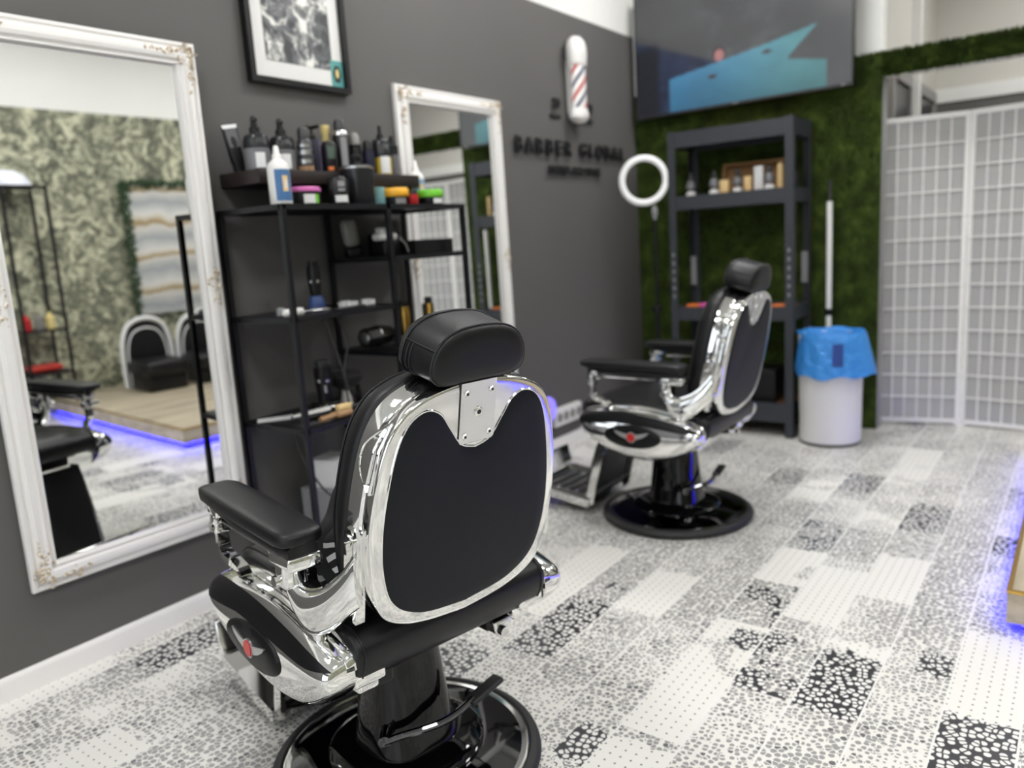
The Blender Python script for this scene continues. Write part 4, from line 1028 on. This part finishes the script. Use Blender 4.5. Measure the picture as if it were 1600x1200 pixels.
lk(m, at_.outputs['Color'], bs(m).inputs['Emission Color']); bs(m).inputs['Emission Strength'].default_value = .42
so = obj('screen', g, 'tv_picture', t, 0)
ca_ = so.data.color_attributes.new('pic', 'FLOAT_COLOR', 'POINT')
for k, c in enumerate(cs): ca_.data[k].color = (max(0,c.x), max(0,c.y), max(0,c.z), 1)
obj('wall_mount', G().box(-.25,.25,.04,.065,.15,.55), 'dark_plastic', t, 0)

# ------------------------------------------------------------------ steel rack by the turf wall
RX0, RX1, RY0, RY1 = .405, 1.142, 4.50, 4.85
t = thing('steel_rack', 'dark grey boltless steel rack standing against the turf wall', 'rack', (.778, 4.69, 0))
def rp_(name, g, mt, par=t, sm=0):
    o = obj(name, g, mt, par, sm); o.location = (-.778, -4.69, 0); return o
for x, y, sx1, sy1 in ((RX0,RY0,1,1),(RX1,RY0,-1,1),(RX0,RY1,1,-1),(RX1,RY1,-1,-1)):
    g = G(); a, b_ = sorted((x, x+sx1*.046)); c, d_ = sorted((y, y+sy1*.003)); g.box(a,b_,c,d_,0,1.80)
    a, b_ = sorted((x, x+sx1*.003)); c, d_ = sorted((y+sy1*.003, y+sy1*.046)); g.box(a,b_,c,d_,0,1.80)
    po = rp_('rack_post', g, 'rack_steel')
    g = G()
    for z in [.82+.05*k for k in range(6)]:
        xx = x+sx1*.023; yy = y-sy1*.001
        g.box(xx-.006, xx+.006, min(y-sy1*.0008, y), max(y-sy1*.0008, y), z, z+.022)
    sl_ = obj('keyhole_slots', g, 'label_grey' if y == RY0 else 'black_plastic', po, 0)
    if y == RY1:
        xx = x+sx1*.023; obj('post_joiner', G().box(xx-.018, xx+.018, y-.05 if sy1 < 0 else y, y-.046, .88, 1.06), 'label_grey', po, 0)
for z0, z1 in ((1.705,1.795),(1.345,1.425),(.684,.764),(.09,.20)):
    g = G(); g.box(RX0+.01,RX1-.01,RY0+.003,RY0+.02,z0,z1).box(RX0+.01,RX1-.01,RY1-.02,RY1-.003,z0,z1).box(RX0+.003,RX0+.02,RY0+.02,RY1-.02,z0,z1).box(RX1-.02,RX1-.003,RY0+.02,RY1-.02,z0,z1)
    bm_ = rp_('rack_beam', g, 'rack_steel')
    top = z1-.012
    obj('rack_shelf', G().box(RX0+.02,RX1-.02,RY0+.02,RY1-.02,top-.012,top), 'hdf', bm_, 0)
S2 = 1.4133
for k, (x, lab) in enumerate(((.505,'small clear perfume bottle nearest the left post of the rack'),(.66,'small clear perfume bottle beside the wooden display box'),(.795,'small clear perfume bottle before the left of the wooden box'),(.985,'small clear perfume bottle before the right of the wooden box'))):
    bottle('perfume_bottle', lab, 'bottle', (x, 4.60-.02*(k % 2), S2), [('bottle_foot', 'l', [(0,0),(.029,0),(.030,.006),(.028,.03),(.012,.042)], 'label_white'), ('bottle_body', 'l', [(.012,.040),(.028,.052),(.030,.07),(.024,.092),(.012,.104),(0,.105)], 'clear_grey'), ('stopper', 'l', [(.012,.103),(.015,.115),(.012,.13),(.006,.145),(0,.148)], 'dark_plastic')])
t = thing('display_box', 'tilted open wooden display box on the second shelf of the rack', 'box', (.87, 4.70, S2))
g = G(); g.box(-.20,.20,.0,.008,0,.17); g.box(-.20,-.188,-.06,.0,0,.17).box(.188,.20,-.06,.0,0,.17).box(-.188,.188,-.06,.0,.158,.17).box(-.188,.188,-.06,0,0,.012)
o = obj('open_box', g, 'box_wood', t, 0); o.rotation_euler = (radians(-14),0,radians(4)); o.location = (0,.03,.004)
for k, (x, y, hh, ww, mt, lab) in enumerate(((.725,4.575,.085,.05,'cream','cream carton at the left end of the wooden display box'),(.862,4.585,.095,.04,'cream','cream carton standing between two perfume bottles'),(.925,4.585,.145,.05,'label_white','white carton leaning beside the right perfume bottle'),(1.045,4.585,.15,.025,'cream','slim cream carton at the right end of the wooden box'))):
    g = G(); g.rbox((0,0,hh/2), (ww,.03,hh), .004, 2); small('carton', lab, 'box', g, mt, (x,y,S2))
small('pump_bottle', 'dark small bottle at the right rear of the second rack shelf', 'bottle', G().lathe([(0,0),(.026,0),(.027,.1),(.01,.12),(.01,.15),(0,.151)], 20), 'smoke', (1.09, 4.70, S2))
S3 = .7523
small('pink_pouch', 'small pink pouch lying on the third shelf of the rack', 'pouch', G().rbox((0,0,.015), (.11,.10,.03), .014), 'pink', (.62, 4.59, S3))
small('orange_strip', 'flat orange packet beside the pink pouch on the rack', 'packet', G().rbox((0,0,.012), (.08,.09,.024), .008), 'orange', (.52, 4.59, S3))
small('orange_strip', 'flat orange packet at the right end of the third rack shelf', 'packet', G().rbox((0,0,.010), (.07,.09,.02), .008), 'orange', (1.04, 4.59, S3))
S4 = .1883
bottle('detergent_bottle', 'white bottle with orange cap on the bottom shelf of the rack', 'bottle', (.60, 4.62, S4), [('bottle_body', 'sq', [(0,0),(.055,0),(.058,.01),(.058,.19),(.03,.22),(0,.222)], 'white_plastic'), ('cap', 'l', [(.030,.22),(.030,.265),(0,.267)], 'orange'), ('label', 'lab', (.0595,.05,.15,.9,CA-.4), 'label_pale_blue')])
small('storage_box', 'black box on the bottom shelf of the rack beside the detergent', 'box', G().rbox((0,0,.10), (.26,.24,.20), .006), 'black_plastic', (.89, 4.68, S4))

# ------------------------------------------------------------------ ring light on its stand
rx, ry = .275, 4.44
t = thing('ring_light', 'white ring light on a black tripod stand in the corner by the rack', 'ring light', (.335, 4.44, 0))
g = G(); Nr = 64; rs = []
for k in range(Nr+1):
    a = 2*pi*k/Nr; ring = []
    for q in range(12):
        b_ = 2*pi*q/12; r = .131+.019*cos(b_); ring.append((r*cos(a), .013*sin(b_), r*sin(a)))
    rs.append(ring)
g.rings(rs, True, False, False); g.xf(Matrix.Rotation(radians(32), 4, 'Z'))
o = obj('ring_lamp', g, 'ring_white', t); o.location = (-.06, 0, 1.535)
MTR = None
g = G(); g.cyl((.0,.01,1.30),(.0,.01,1.385),.011); g.rbox((0,.01,1.345),(.03,.03,.045),.006); obj('ring_bracket', g, 'label_grey', t)
g = G(); g.cyl((0,.01,.05),(0,.01,.75),.014); g.cyl((0,.01,.75),(0,.01,1.30),.010); obj('pole', g, 'black_plastic', t)
obj('height_knob', G().rbox((.0,.0,.76),(.05,.05,.045),.012), 'black_plastic', t)
obj('tripod_collar', G().rbox((0,.01,.50),(.06,.06,.08),.018), 'black_plastic', t)
for k in range(3):
    a = radians(90+120*k+20); g = G(); g.tube([(.02*cos(a), .01+.02*sin(a), .49), (.24*cos(a), .01+.24*sin(a), .012)], .009, 8)
    obj('tripod_leg', g, 'black_plastic', t)

# ------------------------------------------------------------------ bin and mop
t = thing('waste_bin', 'pale grey cylindrical waste bin standing by the turf wall', 'bin', (1.336, 4.540, 0))
obj('bin_body', G().lathe([(0,.0),(.158,.0),(.160,.006),(.162,.02),(.170,.60),(.173,.605),(.170,.61),(.160,.608),(.155,.05),(0,.04)], 64), 'white_plastic', t)
obj('bin_foot', G().lathe([(.159,.0),(.164,.0),(.164,.014),(.160,.016)], 64), 'dark_plastic', t)
g = G(); rs = []; rnd = random.Random(11); A = [rnd.uniform(0, 6.28) for _ in range(6)]
for z, r, amp in ((.30,.02,.0),(.31,.128,.002),(.45,.140,.006),(.60,.152,.006),(.622,.170,.004),(.628,.178,.005),(.610,.186,.007),(.55,.192,.010),(.47,.200,.013),(.41,.207,.015),(.392,.206,.012)):
    ring = []
    for k in range(96):
        a = 2*pi*k/96
        w = 1+amp*9*(.3*sin(9*a+A[0])+.3*sin(15*a+A[1]+z*9)+.25*sin(5*a+A[2]-z*6))/3
        bul = (.035*max(0, cos(a-.3))**3*max(0, (.62-z)/.22)-.026*max(0, cos(a-pi))**2) if z < .62 and r > .18 else 0
        ring.append(((r+bul)*w*cos(a), (r+bul)*w*sin(a), z+amp*.7*sin(7*a+A[3])+.012*amp*20*sin(3*a+A[4])))
    rs.append(ring)
g.rings(rs, True, False, False); o = obj('bin_bag', g, 'liner_blue', None, 70); o.location = t.location; tag(o, 'blue plastic bag folded over the rim of the waste bin', 'bin bag')
MATS['liner_navy'] = mat('liner_navy', rgb(40, 70, 140), .4)
g = G()
def bagpt(a, z, r): return (r*cos(a), r*sin(a), z)
g.rings([[bagpt(-1.15+w, z, .207) for w in (-.13,-.06,0,.06,.13)] for z in (.46,.50,.545,.58)], False, False, False)
obj('bag_print', g, 'liner_navy', o, 60)
t = thing('mop', 'white mop handle with black grip standing behind the waste bin', 'mop', (1.26, 4.79, 0))
g = G(); g.cyl((0,0,.06),(0,0,1.335),.0155); obj('handle', g, 'white_plastic', t)
obj('grip', G().cyl((0,0,1.33),(0,0,1.455),.009), 'dark_plastic', t)
obj('grip_ring', G().cyl((0,0,.685),(0,0,.725),.018), 'black_plastic', t)
g = G(); g.rbox((0,0,.045),(.16,.07,.03),.01); obj('mop_head', g, 'grey_plastic', t)
g = G(); rnd = random.Random(2)
for k in range(60):
    x = rnd.uniform(-.07,.07); y = rnd.uniform(-.03,.03); g.tube([(x,y,.04),(x*1.1,y*1.3,.02),(x*1.15,y*1.45,.004)], .005, 5)
o = obj('mop_strands', g, 'label_grey', t)

# ------------------------------------------------------------------ folding screen
t = thing('folding_screen', 'white folding room divider with lattice panels standing in the passage', 'folding screen', (1.91, 5.15, 0))
pts = [(1.462, 5.065), (1.908, 5.160), (2.330, 5.085), (2.745, 5.165)]
for k in range(3):
    (xa, ya), (xb, yb) = pts[k], pts[k+1]; L = math.hypot(xb-xa, yb-ya)-.006; an = math.atan2(yb-ya, xb-xa)
    M = Matrix.Translation((xa+(xb-xa)*.003/L-1.91, ya-5.15, 0)) @ Matrix.Rotation(an, 4, 'Z')
    H = 1.775; fw = .024; d_ = .011
    g = G(); g.box(0,fw,-d_,d_,0,H).box(L-fw,L,-d_,d_,0,H).box(fw,L-fw,-d_,d_,H-.03,H).box(fw,L-fw,-d_,d_,.012,.035)
    pf = obj('screen_panel', g.xf(M), 'white_paint', t, 0)
    obj('panel_fabric', G().box(fw,L-fw,.002,.004,.035,H-.03).xf(M), 'screen_fabric', pf, 0)
    g = G()
    for i in range(1, 6): x = fw+(L-2*fw)*i/6; g.box(x-.004,x+.004,-.006,.001,.035,H-.03)
    for j in range(1, 13): z = .035+(H-.065)*j/13; g.box(fw,L-fw,-.0075,.0015,z-.004,z+.004)
    obj('panel_lattice', g.xf(M), 'white_paint', pf, 0)

# ------------------------------------------------------------------ platform with LED edge
PX, PY = 2.335, 2.56
g = G(); g.box(PX, XR, PY, YB-.3, .028, .128)
struct('floor_platform', g, 'wood_tile', label='raised wood tiled platform along the right wall')
g = G(); g.box(PX+.05, XR, PY+.05, YB-.35, 0, .03); struct('trim_3', g, 'dark_frame', label='recessed plinth under the platform')
g = G(); g.box(PX-.002, PX+.012, PY-.002, YB-.3, .122, .130).box(PX+.012, XR, PY-.002, PY+.012, .122, .130)
struct('trim_4', g, 'gold', label='brass edging of the platform')
t = thing('led_strip', 'violet LED strip glowing under the edge of the raised platform', 'led strip', (PX, PY, .02))
obj('strip_tape', G().box(.026,.036,0.03,YB-.3-PY,-.006,.006).box(.036,XR-PX,.026,.036,-.006,.006), 'white_plastic', t, 0)
g = G(); n_ = 0
y = .04
while y < YB-.35-PY: g.box(.018,.026,y,y+.020,-.005,.005); y += .033
x = .04
while x < XR-PX-.05: g.box(x,x+.020,.018,.026,-.005,.005); x += .033
o = obj('led_diodes', g, 'led_violet', t, 0); o['kind'] = 'stuff'

# ------------------------------------------------------------------ opposite wall, seen in the left mirror
t = thing('marble_panel', 'veined marble slab panel on the papered right wall', 'wall panel', (XR, 3.83, .72))
obj('slab', G().box(-.02,-.001,-.48,.48,0,1.12), 'marble', t, 0)
g = G(); rnd = random.Random(9)
for _ in range(800):
    if rnd.random() < .55: y, z = -.48+rnd.gauss(0,.016), rnd.uniform(0,1.14)
    else: y, z = rnd.uniform(-.5,.5), 1.12+rnd.gauss(0,.012)
    a = rnd.uniform(0,6.28); L = rnd.uniform(.02,.045); x = -.02-rnd.uniform(.0,.03)
    p, q = (cos(a)*L, sin(a)*L), (-sin(a)*L*.35, cos(a)*L*.35)
    g.add([(x,y,z),(x-.01,y+p[0]*.5+q[0],z+p[1]*.5+q[1]),(x-.004,y+p[0],z+p[1]),(x-.01,y+p[0]*.5-q[0],z+p[1]*.5-q[1])], [(0,1,2,3)])
o = obj('leaf_garland', g, 'leaf', None, 0); o.location = (XR,3.83,.72); tag(o, 'green leaf garland framing the marble panel', 'garland', kind='stuff')
PZ = .1283
def tub_chair(label, loc, rz):
    t = thing('salon_armchair', label, 'armchair', loc, rz)
    arch = smoothline([(-.26,.03),(-.27,.25),(-.25,.48),(-.17,.62),(0,.67),(.17,.62),(.25,.48),(.27,.25),(.26,.03)], 6)
    ap = [(p[0], p[1]) for p in arch]
    g = G()
    g.rings([[(x, y*.98+0, z) for y, z in ap] for x in (.16,.22)]); bk = obj('backrest', g, 'leather', t, 40)
    for s in (.158,):
        g = G(); g.tube([(s, y, z) for y, z in ap], .022, 8); obj('silver_piping', g, 'label_white', bk)
        g = G(); g.tube([(s-.006, y*.80, .03+(z-.03)*.86) for y, z in ap], .009, 8); obj('silver_piping', g, 'label_white', bk)
    obj('seat', G().rbox((-.06,0,.22),(.46,.46,.14),.04), 'leather', t)
    obj('seat_base', G().rbox((-.04,0,.08),(.40,.42,.15),.02), 'black_plastic', t)
    return t
tub_chair('black armchair with silver piped arched back nearer the wallpaper on the platform', (4.0, 3.24, PZ), 0).scale = (.78,.78,.88)
tub_chair('black armchair with silver piped arched back in front of the marble panel', (3.98, 3.70, PZ), radians(8)).scale = (.78,.78,.88)
t = thing('side_shelf', 'black metal shelf rack holding products against the papered wall', 'shelf rack', (4.26, 2.48, 0))
HH = 1.79
for x in (-.15,.15):
    for y in (-.15,.15): obj('post', G().box(x-.01,x+.01,y-.01,y+.01,PZ if y > .09 else 0,HH), 'black_metal', t, 0)
for z in (.38,.71,HH): obj('shelf_board', G().box(-.16,.16,-.16,.16,z-.015,z), 'black_metal', t, 0)
for k, (y, z, mt, hh) in enumerate(((2.39,.71,'red_jar',.12),(2.48,.71,'grey_plastic',.13),(2.56,.71,'cream_cap',.13))):
    small('product_bottle', ('red bottle','grey bottle','cream bottle')[k]+' on the black rack reflected in the left mirror', 'bottle', G().lathe([(0,0),(.032,0),(.033,hh*.7),(.014,hh*.8),(.014,hh),(0,hh)], 20), mt, (4.22,y,z+.0003))
small('product_box', 'orange and red packet on the low shelf of the reflected rack', 'box', G().rbox((0,0,.03),(.16,.22,.04),.01), 'red', (4.26,2.48,.3803))
small('lamp_dome', 'pale dome shade on top of the black rack reflected in the mirror', 'lamp shade', G().lathe([(0,.12),(.06,.115),(.12,.085),(.16,.03),(.165,0),(.16,0),(0,.0)], 32), 'lamp_shade', (4.28,2.43,HH+.0003))

# ------------------------------------------------------------------ world, camera, view
w = bpy.data.worlds.new('World'); SC.world = w; w.use_nodes = True
w.node_tree.nodes['Background'].inputs[0].default_value = (.88, .94, 1., 1)
w.node_tree.nodes['Background'].inputs[1].default_value = 1.1
cam = bpy.data.cameras.new('camera'); co_ = bpy.data.objects.new('camera', cam); COL.objects.link(co_)
yaw, pitch, roll = radians(36.543), radians(10.195), radians(-3.633)
fwd = Vector((-sin(yaw)*cos(pitch), cos(yaw)*cos(pitch), -sin(pitch))); rgt = Vector((cos(yaw), sin(yaw), 0)); upv = rgt.cross(fwd)
r2 = cos(roll)*rgt+sin(roll)*upv; u2 = -sin(roll)*rgt+cos(roll)*upv
Mc = Matrix((r2, u2, -fwd)).transposed().to_4x4(); Mc.translation = (2.4809, 0, 1.22); co_.matrix_world = Mc
cam.sensor_width = 36; cam.lens = 36*1230.04/1600; cam.clip_start = .05
cam.dof.use_dof = True; cam.dof.focus_distance = 1.45; cam.dof.aperture_fstop = 2.2
SC.camera = co_
SC.view_settings.view_transform = 'Standard'; SC.view_settings.look = 'None'
SC.view_settings.gamma = 1; SC.view_settings.exposure = 1.02
SC.cycles.use_denoising = True
SC.cycles.max_bounces = 8; SC.cycles.caustics_reflective = False; SC.cycles.caustics_refractive = False
SC.cycles.sample_clamp_indirect = 6
